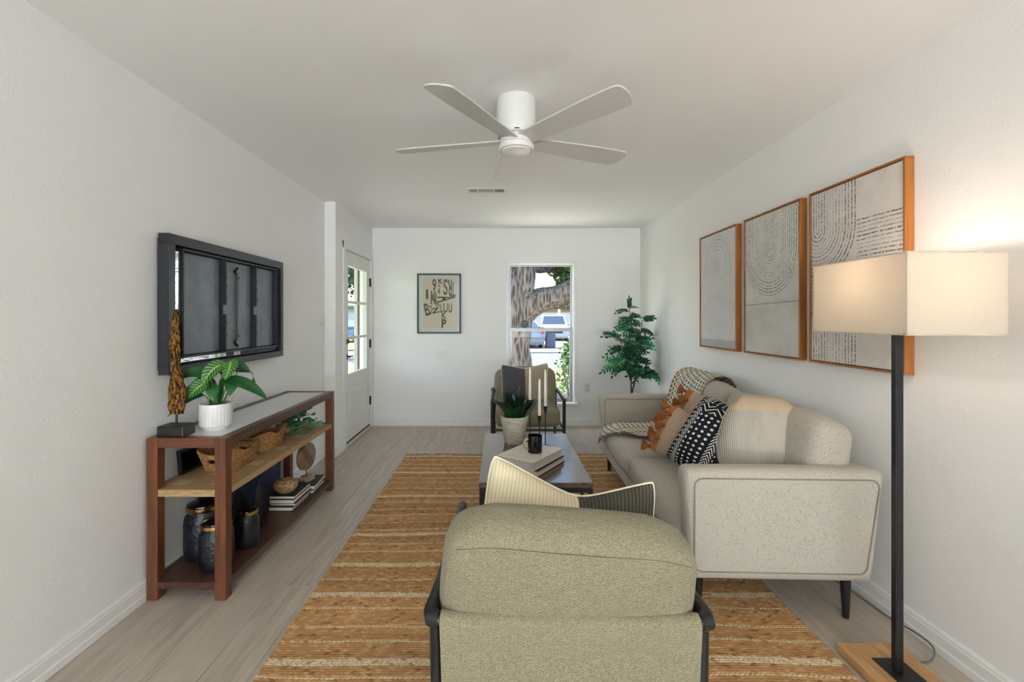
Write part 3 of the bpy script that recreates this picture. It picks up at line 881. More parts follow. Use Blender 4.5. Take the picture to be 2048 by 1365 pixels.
# ------------------------------------------------------------------ console table
CX0, CX1, CY0, CY1, CZ = -1.650, -1.278, 2.126, 3.530, .760
cs = thing('console_table', 'walnut console table with glass top, woven middle shelf and lower shelf', 'console table', (CX0, CY0, 0))
w, l = CX1 - CX0, CY1 - CY0; L = .052
for x in (0, w - L):
    for y in (0, l - L):
        obj('leg', G().box((x, y, 0), (x + L, y + L, CZ), .0025), WALNUT_Z, cs)
for y in (.003, l - L + .003): obj('end_rail', G().box((L, y, CZ - .046), (w - L, y + .046, CZ), .002), WALNUT_X, cs)
for x in (0.003, w - L + .003): obj('side_rail', G().box((x, L, CZ - .046), (x + .046, l - L, CZ), .002), WALNUT_Y, cs)
gt = m_glass('table_glass', (.93, .955, .95), 1.5, .02)
gm = NM('frosted_glass_top', .06, spec=.5); gm.col('d9dcdc'); gm.b.inputs['Transmission Weight'].default_value = 0.0
def m_tglass():
    m = bpy.data.materials.new('console_glass'); m.use_nodes = True; nt = m.node_tree; nt.nodes.clear()
    o = nt.nodes.new('ShaderNodeOutputMaterial'); t = nt.nodes.new('ShaderNodeBsdfTransparent'); g_ = nt.nodes.new('ShaderNodeBsdfGlossy'); d = nt.nodes.new('ShaderNodeBsdfDiffuse')
    d.inputs[0].default_value = lin('f2f4f4'); g_.inputs['Roughness'].default_value = .03; t.inputs[0].default_value = (.9, .93, .92, 1)  # white diffuse stands in for the white wall reflected in the glass
    fr = nt.nodes.new('ShaderNodeFresnel'); fr.inputs[0].default_value = 2.6
    m1 = nt.nodes.new('ShaderNodeMixShader'); m1.inputs[0].default_value = .92; m2 = nt.nodes.new('ShaderNodeMixShader')
    nt.links.new(t.outputs[0], m1.inputs[1]); nt.links.new(d.outputs[0], m1.inputs[2])
    nt.links.new(fr.outputs[0], m2.inputs[0]); nt.links.new(m1.outputs[0], m2.inputs[1]); nt.links.new(g_.outputs[0], m2.inputs[2]); nt.links.new(m2.outputs[0], o.inputs[0])
    return m
tag(obj('glass_top', G().box((.030, .030, CZ - .012), (w - .030, l - .030, CZ - .003), .001), m_tglass(), cs), 'glass inset whitened for the wall reflection')
def notched(z0, z1, inset, nm, mat, ins2=.004):
    n = L + .001
    P = [(n, ins2), (w - n, ins2), (w - n, n), (w - ins2, n), (w - ins2, l - n), (w - n, l - n), (w - n, l - ins2), (n, l - ins2), (n, l - n), (ins2, l - n), (ins2, n), (n, n)]
    return obj(nm, G().prism(P, z0, z1), mat, cs)
notched(.055, .084, 0, 'lower_shelf', WALNUT_Y)
def m_rush():
    M = NM('woven_rush', .75, spec=.2)
    x, y, z = M.xyz()
    th = (y * 1500.0).sin() * .5 + .5
    n = M.noise(M.vec(x * 8.0, y * 60.0, z * 60.0), 3.0, 4)
    M.col(M.mix((th * .35 + n * .7).step(.25, .85), '8d6d47', 'c8aa80')); M.bump(th * .6 + n, .5, .002)
    return M.m
RUSH = m_rush()
sh = notched(.486, .518, 0, 'woven_shelf', RUSH)
# raised blocks of the woven pattern on the shelf
RUSH2 = m_heather('rush_block', 'c2a67c', 'b08f62', '97764c', 120)
for k in range(9):
    y = .07 + k * .148
    for x, a in ((.06, .05), (.15, .06), (.255, .05)):
        if (k + int(x * 10)) % 2 == 0:
            obj('weave_block', G().box((x, y, .517), (x + .075, y + .07, .5195), .001), RUSH2, sh)

# ------------------------------------------------------------------ cushions
def pil(w, h, T, u, v, side, chop=0.0, pinch=.07, sag=0.0, taper=0.0, vee=False, rnd=.07, uc=0.0):
    x = w / 2 * u * (1 - pinch * (1 - v * v) * abs(u)) * (1 - taper * ((v + 1) / 2) ** 2)
    z = h / 2 * v * (1 - pinch * (1 - u * u) * abs(v))
    cf = abs(u * v) ** 5; x *= 1 - rnd * cf; z *= 1 - rnd * cf
    th = (max(0, 1 - u * u) * max(0, 1 - v * v)) ** .42
    k = math.exp(-(u / .42) ** 2) * max(0, (v + .35) / 1.35) ** 1.6
    if vee: k = (1 - min(1, (((u - uc) / (1 - uc * (1 if u > uc else -1))) ** 2 + .02) ** .5)) * max(0, (v + .2) / 1.2) ** 1.3
    z -= chop * h * k
    y = side * T / 2 * th * (1 + .35 * k * (chop > 0))
    y += .010 * math.sin(3 * u + 2 * v) + sag * (1 - u * u) * (1 - v * v)
    return Vector((x, y, z))
def ease(t): return math.sin((t * 2 - 1) * PI / 2)
def pillow_mesh(w, h, T, chop, u0=-1, u1=1, sides=(-1, 1), n=26, **kw):
    g = G()
    for sd in sides:
        def f(a, b):
            uu = u0 + (u1 - u0) * a; uu = max(-1, min(1, math.sin(uu * PI / 2)))
            return pil(w, h, T, uu, ease(b), sd, chop, **kw)
        o = len(g.f); g.grid(f, max(6, int(n * (u1 - u0) / 2)), n)
        if sd > 0: g.f[o:] = [tuple(reversed(q)) for q in g.f[o:]]
    return g
def outline(w, h, T, chop, n=22, **kw):
    P = []
    for i in range(n): P.append(pil(w, h, T, ease(i / n), -1, 0, chop, **kw))
    for i in range(n): P.append(pil(w, h, T, 1, ease(i / n), 0, chop, **kw))
    for i in range(n): P.append(pil(w, h, T, -ease(i / n), 1, 0, chop, **kw))
    for i in range(n): P.append(pil(w, h, T, -1, -ease(i / n), 0, chop, **kw))
    return P
def pose(o, loc, lean=0, face=0, roll=0):
    """face: degrees about z from facing the camera; lean: top goes back; roll: in the cushion plane"""
    M = Matrix.Rotation(R(face), 4, 'Z') @ Matrix.Rotation(R(-lean), 4, 'X') @ Matrix.Rotation(R(roll), 4, 'Y')
    o.rotation_euler = M.to_euler(); o.location = loc
    return o
BEIGEH = m_heather('beige_chenille', 'b9ab94', 'a89a82', '94866f', 240)
GREYH = m_heather('slate_chenille', '4c4c4e', '58585a', '3c3c3f', 240)
def block_pillow(label, mats, loc, lean, face, roll, chop, w=.52, h=.50, uc=0.0):
    t = thing('throw_pillow', label, 'pillow', (0, 0, 0))
    pose(t, loc, lean, face, roll)
    kw = dict(pinch=.05, vee=True, uc=uc); sp = 2 / PI * math.asin(uc)
    obj('cover_light', pillow_mesh(w, h, .17, chop, -1, sp, **kw), mats[0], t, True, ang=0)
    obj('cover_dark', pillow_mesh(w, h, .17, chop, sp, 1, **kw), mats[1], t, True, ang=0)
    obj('piping', G().tube(outline(w, h, .17, chop, **kw), .0048, 8, True), PIPING, t, True)
block_pillow('cream and charcoal ribbed cushion with piping on the armchair beside the floor lamp', (RIBCREAM, RIBDARK), (.208, 1.455, .595), 14, 0, 9, .20, .56, .50, .09)
block_pillow('slate and beige two-tone cushion on the armchair before the window', (BEIGEH, GREYH), (.28, 4.735, .668), -14, 0, 0, .10)
for o in C.objects:
    if o.get('label', '').startswith('slate and beige'): pose(o, (.283, 4.97, .600), 16, 180, 2)

# striped gauze cushion
gz = NM('striped_gauze', .9, spec=.1)
x, y, z = gz.xyz()
tt = (x / .0082).fract(); nn = gz.noise(scale=200); big = gz.noise(gz.vec(x * 3.0, z * .6, 0.0), 4.0, 2)
band = z.gt(.165)
cc = gz.mix(((tt - .5).abs() * 2.0).step(.4, .8) * (big.step(.3, .7) * .6 + .25), 'b9b2a6', '7d796d')
cc = gz.mix(band * .75, cc, 'c4aa8b')
gz.col(cc); gz.bump((tt - .5).abs() + nn * .5, .4, .002)
t = thing('throw_pillow', 'large oatmeal cushion with fine grey stripes in the sofa corner', 'pillow')
obj('cover', pillow_mesh(.49, .50, .24, .0, pinch=.0, taper=.42, rnd=.2), gz.m, t, True, ang=0)
obj('seam', G().tube(outline(.49, .50, .24, .0, pinch=.0, taper=.42, rnd=.2), .0022, 6, True), LINENC, t, True)
pose(t, (1.352, 2.33, .672), 14, -14, 2)

# mud-cloth cushion
mc = NM('mudcloth_print', .9, spec=.1)
u, v, _ = mc.xyz('UV')
U, V = u * 17.0, v * 22.0
n0 = mc.noise(scale=40) * .2
du, dv = (U + n0).fract() - .5, (V + n0).fract() - .5
dots = (du * du + dv * dv).lt(.055)
stripe = (u * 3.25).fract()
inch = stripe.gt(.70)
cu_ = (u * 3.25).fract() - .85
chev = ((v * 30.0 + (cu_.abs() * 14.0)).fract() - .5).abs().lt(.20) * cu_.abs().lt(.11)
patt = dots * (inch * -1.0 + 1.0) + chev * inch
zig = ((v - .70).abs().lt(.055))
zz = (((v - .70) * 18.0 + ((u * 6.0).fract() - .5).abs() * 2.6).fract() - .5).abs().lt(.13)
patt = patt * (zig * -1.0 + 1.0) + zz * zig
mc.col(mc.mix(patt.clamp(), '20222a', 'ded9cd')); mc.bump(mc.noise(scale=300), .3, .001)
t = thing('throw_pillow', 'black mud-cloth cushion printed with white dots and chevrons on the sofa', 'pillow')
obj('printed_front', pillow_mesh(.44, .46, .17, .03, sides=(-1,), pinch=.05), mc.m, t, True, ang=0)
obj('cream_back', pillow_mesh(.44, .46, .17, .03, sides=(1,), pinch=.05), LINENC, t, True, ang=0)
pose(t, (1.185, 2.465, .660), 40, -52, 14)

# rust tassel cushions
RUST = m_heather('rust_velvet', 'a8682a', 'b5742f', '8f531f', 160)
TASS = plain('rust_tassel_yarn', '8e5023', .95, var=.35, vs=160, bump=.8, bs=260)
TAUPE = m_heather('taupe_velvet', 'bba68f', 'ad977f', '9d8870', 200)
def tassel(c, d, L):
    d = Vector(d).normalized(); g = G()
    q = Vector((0, 0, 1)).rotation_difference(d).to_matrix().to_4x4()
    g.lathe([(0, 0), (.011, .003), (.014, .012), (.010, .02), (.017, .028), (.026, .042), (.031, L - .006), (.024, L), (0, L - .004)], 22, c,
            fn=lambda r, a, z: r * (1 + (.18 * math.sin(a * 9) * min(1, max(0, z - .02) * 40))), M=q)
    return g
def tassel_pillow(label, loc, lean, face, roll, w=.46, h=.36):
    t = thing('tassel_pillow', label, 'pillow')
    kw = dict(pinch=.05)
    obj('cover', pillow_mesh(w, h, .15, .05, -.46, .46, **kw), TAUPE, t, True, ang=0)
    for a, b in ((-1, -.46), (.46, 1)): obj('end_band', pillow_mesh(w, h, .1502, .05, a, b, **kw), RUST, t, True, ang=0)
    for s in (-1, 1):
        for k in range(4):
            v = -.86 + k * .57
            p = pil(w, h, .15, s * .97, v, 0, .05, **kw)
            obj('tassel', tassel(p, (s, -.55, -.25 + .2 * v), .062), TASS, t, True, ang=60)
        for k in range(3):
            v = -.5 + k * .5
            p = pil(w, h, .15, s * .66, v, -1, .05, **kw)
            obj('tassel', tassel(p, (s * .55, -.9, -.5), .058), TASS, t, True, ang=60)
    pose(t, loc, lean, face, roll)
tassel_pillow('taupe lumbar cushion with rust ends and tassels leaning beside the mud-cloth cushion', (1.150, 2.80, .588), 34, -44, 14, .37, .34)
tassel_pillow('second rust tasselled cushion tucked behind the first against the sofa back', (1.335, 2.985, .655), 24, -44, 14, .35, .34)

# ------------------------------------------------------------------ throw blanket over sofa back and seat
def make_blanket():
    path = [(1.708, .76), (1.698, .84), (1.655, .893), (1.60, .908), (1.54, .902), (1.485, .862), (1.445, .785), (1.412, .68), (1.38, .575), (1.33, .495), (1.24, .464), (1.10, .4605), (.98, .4585), (.91, .450), (.862, .418), (.838, .36), (.832, .315)]
    P = [Vector((a, 0, b)) for a, b in path]
    d = [0]
    for i in range(1, len(P)): d.append(d[-1] + (P[i] - P[i - 1]).length)
    Ltot = d[-1]
    def at(s):
        s = max(0, min(Ltot, s))
        for i in range(1, len(P)):
            if s <= d[i]:
                k = (s - d[i - 1]) / (d[i] - d[i - 1]); return P[i - 1].lerp(P[i], k)
        return P[-1]
    def f(u, v):
        vm = 1 - .30 * u ** 1.3
        s = v * vm * Ltot
        p = at(s); k = s / Ltot
        y = 3.79 - .54 * u - .03 * k + .012 * math.sin(k * 9 + u * 2) - .10 * u * max(0, k - .45)
        wr = .006 * (1 + math.sin(u * 17 + k * 6)) * min(1, k * 3)
        t = at(s + .01) - at(s - .01); n = Vector((t.z, 0, -t.x)).normalized()
        if n.z < 0: n = -n
        if k > .86: n = Vector((-1, 0, .2)).normalized()
        q = p + n * (.004 + wr); q.y = y
        return q
    g = G().grid(f, 40, 110)
    M = NM('woven_throw', .95, spec=.1)
    u, v, _ = M.xyz('UV')
    a, b = u * 15.0, v * 34.0
    fa, fb = a.fract(), (b + (a.floor() * .5)).fract()
    dark = (fa - .55).abs().lt(.27) * (fb - .5).abs().lt(.30)
    yel = ((u * 3.6).fract() - .3).abs().lt(.16)
    c = M.mix(yel * .8, 'e3e0d6', 'd9bf84')
    c = M.mix(M.noise(scale=160).step(.4, .6) * .3, c, 'c9c4b8')
    dk = M.mix(yel * .6, '5d5b5b', '6d5c3c')
    c = M.mix(dark, c, dk)
    edge = (u.lt(.02) + u.gt(.98) + v.gt(.985)).clamp()
    M.col(M.mix(edge * .7, c, '5f574a')); M.bump(dark + M.noise(scale=260) * .6, .6, .004)
    t = thing('throw_blanket', 'grey and cream woven throw with yellow stripes draped over the sofa back', 'blanket', (1.2, 3.5, .45))
    o = obj('woven_cloth', g, M.m, t, True, ang=0); o.location = (-1.2, -3.5, -.45)
    m = o.modifiers.new('thick', 'SOLIDIFY'); m.thickness = .006; m.offset = 1
    rr = random.Random(5); g = G()
    for i in range(46):
        u = i / 45; p = f(u, 1.0); q = f(u, .99); dr = (p - q).normalized()
        L = .02 + .012 * rr.random()
        dr = (dr + Vector((0, rr.uniform(-.3, .3), -.05))).normalized()
        e = p + dr * L
        g.tube([p, p + dr * L * .5, e], [.0028, .0024, .0012], 5)
    o = obj('fringe', g, plain('throw_fringe', '7a7468', .95, var=.3), t, kind='stuff'); o.location = (-1.2, -3.5, -.45)
make_blanket()

# ------------------------------------------------------------------ ceiling fan
fan = thing('ceiling_fan', 'white five-blade flush ceiling fan with round light', 'ceiling fan', (.088, 2.335, H))
obj('motor_housing', G().lathe([(0, 0), (.099, 0), (.1015, -.004), (.1015, -.178), (.097, -.186), (.085, -.190), (0, -.190)], 48), WHITEF, fan, True)
obj('blade_hub', G().lathe([(0, -.189), (.078, -.189), (.080, -.193), (.080, -.226), (.074, -.229), (0, -.229)], 40), WHITEF, fan, True)
lk = obj('light_kit', G().lathe([(0, -.228), (.086, -.228), (.091, -.232), (.091, -.252), (.088, -.257), (.080, -.259), (.078, -.256), (0, -.256)], 48), WHITEF, fan, True)
obj('lens', G().lathe([(.077, -.2555), (.072, -.263), (.05, -.268), (.02, -.270), (0, -.2705)], 40), plain('opal_lens', 'f1f0ee', .25, var=.01), lk, True)
obj('reverse_switch', G().box((-.012, -.1022, -.183), (.012, -.094, -.179)), DARKGAP, fan)
def blade():
    g = G(); N, Mx = 26, 8
    r0, r1 = .060, .672
    pitch = R(-12)
    for side in (1, -1):
        def f(a, b):
            r = r0 + (r1 - r0) * b
            w = .046 + .024 * min(1, (r - r0) / .42) ** .8
            if b > .86:
                k = (b - .86) / .14; w *= 1 - .16 * k ** 5
            e = (a - .5) * 2
            y = e * w; z = math.sin(pitch) * y
            tip = .030 * b ** 20 * (abs(e) ** 2.5 * .5 + .5 * (e * .5 + .5))
            return (r - tip, y * math.cos(pitch), z + side * .0036)
        o = len(g.f); g.grid(f, Mx, N)
        if side < 0: g.f[o:] = [tuple(reversed(q)) for q in g.f[o:]]
    # rim
    n = (Mx + 1) * (N + 1); T = lambda i, j: j * (Mx + 1) + i
    loop = [T(i, 0) for i in range(Mx + 1)] + [T(Mx, j) for j in range(1, N + 1)] + [T(i, N) for i in range(Mx - 1, -1, -1)] + [T(0, j) for j in range(N - 1, 0, -1)]
    for i in range(len(loop)):
        a, b = loop[i], loop[(i + 1) % len(loop)]
        g.f.append((b, a, a + n, b + n))
    return g
BLADEM = plain('fan_blade_paint', 'c8c6c1', .28, var=.01)
b0 = None
for k in range(5):
    az = 95 + 72 * k
    if b0 is None: b0 = obj('blade', blade(), BLADEM, fan, True, ang=50); b = b0
    else: b = b0.copy(); C.objects.link(b); b.parent = fan
    b.location = (0, 0, -.208); b.rotation_euler = (0, 0, R(az))

# ------------------------------------------------------------------ floor lamp
LX, LY = 1.452, 1.652
lp = thing('floor_lamp', 'floor lamp with black square pole, oak base and rectangular linen shade', 'floor lamp', (LX, LY, 0))
obj('wood_base', G().box((-.118, -.145, .004), (.118, .145, .042), .003), OAK, lp)
obj('foot', G().box((-.10, -.125, 0), (.10, .125, .005)), BLACKM, lp)
obj('base_plate', G().box((-.052, -.058, .042), (.052, .058, .0455), .001), BLACKM, lp)
obj('pole', G().box((-.0215, -.0125, .045), (.0065, .0085, 1.29), .0012), BLACKM, lp)
obj('socket_stem', G().tube([(-.004, 0, 1.28), (0, 0, 1.345)], .012, 12), BLACKM, lp, True)
bulb = obj('bulb', G().lathe([(0, 0), (.013, .0), (.014, .02), (.024, .045), (.030, .07), (.024, .092), (.012, .103), (0, .106)], 20, (0, 0, 1.345)), None, lp, True)
me = NM('bulb_glow', .3); me.b.inputs['Emission Color'].default_value = (1, .78, .52, 1); me.b.inputs['Emission Strength'].default_value = 6.0; bulb.data.materials.append(me.m)
def m_shade():
    m = bpy.data.materials.new('linen_shade'); m.use_nodes = True; nt = m.node_tree; nt.nodes.clear()
    o = nt.nodes.new('ShaderNodeOutputMaterial'); d = nt.nodes.new('ShaderNodeBsdfDiffuse'); t = nt.nodes.new('ShaderNodeBsdfTranslucent'); mx = nt.nodes.new('ShaderNodeMixShader')
    tc = nt.nodes.new('ShaderNodeTexCoord'); n = nt.nodes.new('ShaderNodeTexNoise'); n.inputs['Scale'].default_value = 240; nt.links.new(tc.outputs['Object'], n.inputs['Vector'])
    r = nt.nodes.new('ShaderNodeMix'); r.data_type = 'RGBA'; r.inputs[6].default_value = lin('dcd4c6'); r.inputs[7].default_value = lin('e6dfd2')
    nt.links.new(n.outputs[0], r.inputs[0]); nt.links.new(r.outputs[2], d.inputs[0]); nt.links.new(r.outputs[2], t.inputs[0])
    mx.inputs[0].default_value = .46
    nt.links.new(d.outputs[0], mx.inputs[1]); nt.links.new(t.outputs[0], mx.inputs[2]); nt.links.new(mx.outputs[0], o.inputs[0])
    return m
SHW, SHD, SZ0, SZ1 = .165, .207, 1.267, 1.535
def shade_wall():
    g = G(); t = .0025
    for (a, b, c, d) in ((-SHW, -SHD, SHW, -SHD + t), (-SHW, SHD - t, SHW, SHD), (-SHW, -SHD + t, -SHW + t, SHD - t), (SHW - t, -SHD + t, SHW, SHD - t)):
        g.box((a, b, SZ0), (c, d, SZ1))
    return g
sh_o = obj('shade', shade_wall(), m_shade(), lp); sh_o.rotation_euler = (0, 0, R(1.5))
for z in (SZ0 + .002, SZ1 - .002):
    g = G()
    P = [(-SHW, -SHD, z), (SHW, -SHD, z), (SHW, SHD, z), (-SHW, SHD, z)]
    for i in range(4): g.tube([P[i], P[(i + 1) % 4]], .0026, 6)
    tag(obj('shade_trim', g, plain('shade_trim', 'cbbfae', .8), sh_o), 'fabric edge binding')
g = G()
for a in (45, 135, 225, 315): g.tube([(0, 0, 1.325), (SHW * .98 * math.copysign(1, math.cos(R(a))), SHD * .98 * math.copysign(1, math.sin(R(a))), SZ0 + .004)], .002, 5)
obj('shade_spider', g, BLACKM, lp)
ld = bpy.data.lights.new('lamp_light', 'POINT'); ld.energy = 3.3; ld.color = (1.0, .78, .62); ld.shadow_soft_size = .028
lo_ = bpy.data.objects.new('lamp_light', ld); C.objects.link(lo_); lo_.parent = lp; lo_.location = (0, 0, 1.475)
# cord
cd = thing('lamp_cord', 'grey lamp cord running along the baseboard behind the sofa', 'cord', (1.68, 1.75, 0))
pts = [(1.53, 1.76, .012), (1.585, 1.745, .006), (1.655, 1.745, .006), (1.70, 1.78, .03), (1.712, 1.86, .03), (1.712, 2.0, .008), (1.70, 2.2, .006), (1.66, 2.38, .006), (1.60, 2.50, .006), (1.57, 2.62, .006), (1.60, 2.78, .006), (1.66, 2.9, .006), (1.70, 3.1, .006), (1.715, 3.5, .006)]
P = [Vector(p) for p in pts]; Q = []
for i in range(len(P) - 1):
    for k in range(5):
        a, b, c, d = P[max(i - 1, 0)], P[i], P[i + 1], P[min(i + 2, len(P) - 1)]; s = k / 5
        Q.append(.5 * ((2 * b) + (c - a) * s + (2 * a - 5 * b + 4 * c - d) * s * s + (3 * b - a - 3 * c + d) * s ** 3))
o = obj('wire', G().tube([q - Vector((1.68, 1.75, 0)) for q in Q], .0032, 6), plain('cord_grey', '6a6660', .5), cd, True)
o = obj('inline_switch', G().box((-.014, -.03, 0), (.014, .03, .016), .004, 2, M=Matrix.Translation((-.105, 1.03, .002)) @ rot('Z', 12)), plain('switch_clear', 'c9cdd0', .3), cd)

# ------------------------------------------------------------------ three wall prints over the sofa
def art_mat(name, fn, base, warm):
    M = NM(name, .75, spec=.2)
    x, y, z = M.xyz()
    U = y * -1.0          # to the viewer's right
    bgc = M.mix(M.noise(M.vec(x, y * 3.0, z * 3.0), 2.5, 5, .65).step(.3, .75), base, warm)
    sp = M.noise(scale=150, detail=2).step(.62, .72) * M.noise(scale=6).step(.5, .7)
    bgc = M.mix(sp * .35, bgc, '8d8883')
    M.col(fn(M, U, z, bgc)); M.bump(M.noise(scale=500), .15, .001)
    return M.m
def lines_of(M, d, p, w, key):
    """broken ink lines at regular spacing p of distance d"""
    f = ((d / p).fract() - .5).abs()
    idx = (d / p).floor()
    strength = M.noise(M.vec(idx * 7.31, 0.0, 0.0), 1.0, 0).step(.35, .62) * .55 + .35
    grain = M.noise(scale=130, detail=1).step(.36, .54)
    return f.lt(w) * grain * strength
def art1(M, U, z, bgc):
    def arch(cz, rmax, k):
        dz = (z - cz); d = (U * U + (dz * dz) * .62).sqrt()
        below = U.abs(); dd = d * dz.gt(0) + below * (dz.gt(0) * -1.0 + 1.0)
        return lines_of(M, dd, .0215, .09, 1) * dd.lt(rmax) * dz.gt(-.1) * k
    l = (arch(.60, .235, .9) * z.gt(.575)).max(arch(.40, .20, .6) * z.lt(.575) * z.gt(.38)).max(lines_of(M, (U * U + (z - .665) * (z - .665)).sqrt(), .0215, .1, 2) * (U * U + (z - .665) * (z - .665)).sqrt().lt(.075) * .5)
    c = M.mix(l, bgc, '4c4a4a')
    c = M.mix((U / .016).fract().lt(.12) * z.lt(.38) * .18, c, '77757a')
    return M.mix(z.lt(.075) * .55, c, '9a989d')
def art2(M, U, z, bgc):
    cz = .655
    dz = z - cz; d = (U * U + dz * dz * 1.05).sqrt(); a = U.abs()
    up = dz.gt(0); dd = a * up + d * (up * -1.0 + 1.0)
    l = lines_of(M, dd, .0205, .13, 1) * dd.lt(.292)
    c = M.mix(M.noise(scale=3).step(.4, .7) * z.lt(.31) * .6, bgc, 'b5b2b0')
    c = M.mix((U / .0205).fract().lt(.12) * z.lt(.36) * .35, c, '77757a')
    c = M.mix((z - .335 - U * .02).abs().lt(.004) * .5, c, '6c6a6a')
    return M.mix(l, c, '333334')
def art3(M, U, z, bgc):
    u0 = -.235
    def uu(cz, sgn):
        dz = (z - cz) * sgn; d = ((U - u0) * (U - u0) + dz * dz).sqrt(); a = (U - u0).abs()
        up = dz.gt(0); return a * up + d * (up * -1.0 + 1.0)
    d1, d2 = uu(.70, 1.0), uu(.235, -1.0)
    l1 = lines_of(M, d1, .0205, .15, 1) * d1.lt(.262) * z.gt(.44)
    l2 = lines_of(M, d2, .0205, .15, 2) * d2.lt(.262) * z.lt(.44)
    hz = lines_of(M, z + M.noise(scale=4) * .012, .019, .16, 3) * U.gt(.03) * z.lt(.71) * z.gt(.44) * d1.gt(.262)
    c = M.mix(M.noise(scale=4).step(.5, .75) * z.lt(.42) * U.gt(.02) * .5, bgc, 'a7a3a0')
    return M.mix(l1.max(l2).max(hz), c, '2c2b2b')
def wall_print(label, yc, fn, base, warm):
    t = thing('wall_art', label, 'wall art', (XR, yc, 1.083), group=None)
    W, Hh, D, f = .592, .922, .042, .010
    for (a, b, c, d) in ((-W / 2, 0, W / 2, f), (-W / 2, Hh - f, W / 2, Hh)): obj('frame_rail', G().box((-D, a, b), (-.002, c, d), .001), FRAMEW, t)
    for (a, b, c, d) in ((-W / 2, f, -W / 2 + f, Hh - f), (W / 2 - f, f, W / 2, Hh - f)): obj('frame_stile', G().box((-D, a, b), (-.002, c, d), .001), FRAMEW, t)
    obj('frame_lip', G().box((-.0255, -W / 2 + f, f), (-.010, W / 2 - f, Hh - f)), plain('frame_shadow_gap', '2a211b', .8), t)
    obj('canvas', G().box((-.036, -W / 2 + f + .004, f + .004), (-.0256, W / 2 - f - .004, Hh - f - .004)), art_mat('print_' + fn.__name__, fn, base, warm), t)
wall_print('pale framed abstract print of stacked thin arches, beside the corner plant', 3.568, art1, 'd2d1d1', 'dddcdb')
wall_print('framed abstract print of a large line-drawn U, middle of three over sofa', 2.872, art2, 'd2cfca', 'dedbd5')
wall_print('framed abstract print of curved and horizontal dotted lines behind the floor lamp', 2.205, art3, 'cdc8c2', 'dcd6d0')

# ------------------------------------------------------------------ framed letter print on window wall
fp = thing('framed_print', 'black-framed collage print of scattered letters left of the window', 'framed print', (-.738, YB, 1.139))
W, Hh = .540, .738
g = G()
for (a, b, c, d) in ((-W / 2, 0, W / 2, .018), (-W / 2, Hh - .018, W / 2, Hh), (-W / 2, .018, -W / 2 + .018, Hh - .018), (W / 2 - .018, .018, W / 2, Hh - .018)): g.box((a, -.026, b), (c, -.001, d), .0015)
obj('frame', g, BLACKW, fp)
obj('mat_board', G().box((-W / 2 + .017, -.012, .017), (W / 2 - .017, -.004, Hh - .017)), plain('mat_white', 'd4d3d0', .8, var=.01), fp)
PM = NM('collage_paper', .85); PM.col(PM.mix(PM.noise(scale=6, detail=5).step(.3, .7), 'cfc4ae', 'd6c2ae'))
pr = obj('print_paper', G().box((-.205, -.0135, .065), (.205, -.0121, .675)), PM.m, fp)
INK = NM('olive_ink', .85); INK.col(INK.mix(INK.noise(scale=30).step(.35, .7), '3e4237', '6d6e5f'))
INK2 = NM('dark_ink', .85); INK2.col(INK2.mix(INK2.noise(scale=30).step(.4, .7), '2a2a26', '4a4a42'))
def letter(ch, cx, cz, sx, sz, ang, mat, k):
    vs, fs = text_mesh(ch, 1.0, .022)
    x0 = min(v.x for v in vs); x1 = max(v.x for v in vs); y0 = min(v.y for v in vs); y1 = max(v.y for v in vs)
    q = Matrix.Rotation(R(ang), 2); g = G(); P = []
    for v in vs:
        a = Vector(((v.x - (x0 + x1) / 2) / (x1 - x0) * sx, (v.y - (y0 + y1) / 2) / (y1 - y0) * sz)); a = q @ a
        P.append((cx + a.x, -.0138 - .00012 * k, cz + a.y))
    g.add(P, fs); obj('letter', g, mat, pr)
# positions follow the print: fractions of the paper
def PXY(x, y): return (x - 545) / 595 * .41, .675 - (y - 258) / 890 * .61
L_ = [('9', 458, 370, 70, 210, 0), ('K', 570, 305, 80, 90, 0), ('A', 545, 385, 50, 50, 0), ('S', 660, 410, 75, 290, 0), ('R', 735, 430, 75, 300, 180), ('T', 795, 455, 85, 260, 180),
      ('K', 450, 600, 110, 240, 0), ('A', 675, 615, 110, 320, -82), ('B', 330, 810, 90, 220, 12), ('C', 395, 820, 50, 160, 180), ('Z', 480, 830, 150, 90, 12), ('K', 500, 640, 70, 240, 12),
      ('U', 660, 785, 80, 160, 0), ('U', 745, 785, 62, 170, 0), ('L', 590, 790, 40, 150, 0), ('K', 635, 920, 85, 120, 0), ('P', 630, 1065, 80, 160, 0), ('I', 330, 540, 40, 170, 0), ('4', 540, 480, 50, 110, 0)]
for k, (ch, x, y, w_, h_, a) in enumerate(L_):
    cx, cz = PXY(x, y); letter(ch, cx, cz, w_ / 595 * .41, h_ / 890 * .61, a, (INK.m, INK2.m)[k % 3 == 1], k)
obj('glazing', G().box((-W / 2 + .017, -.0205, .017), (W / 2 - .017, -.019, Hh - .017)), m_glass('frame_glass', (.98, .99, .98), .25), fp)

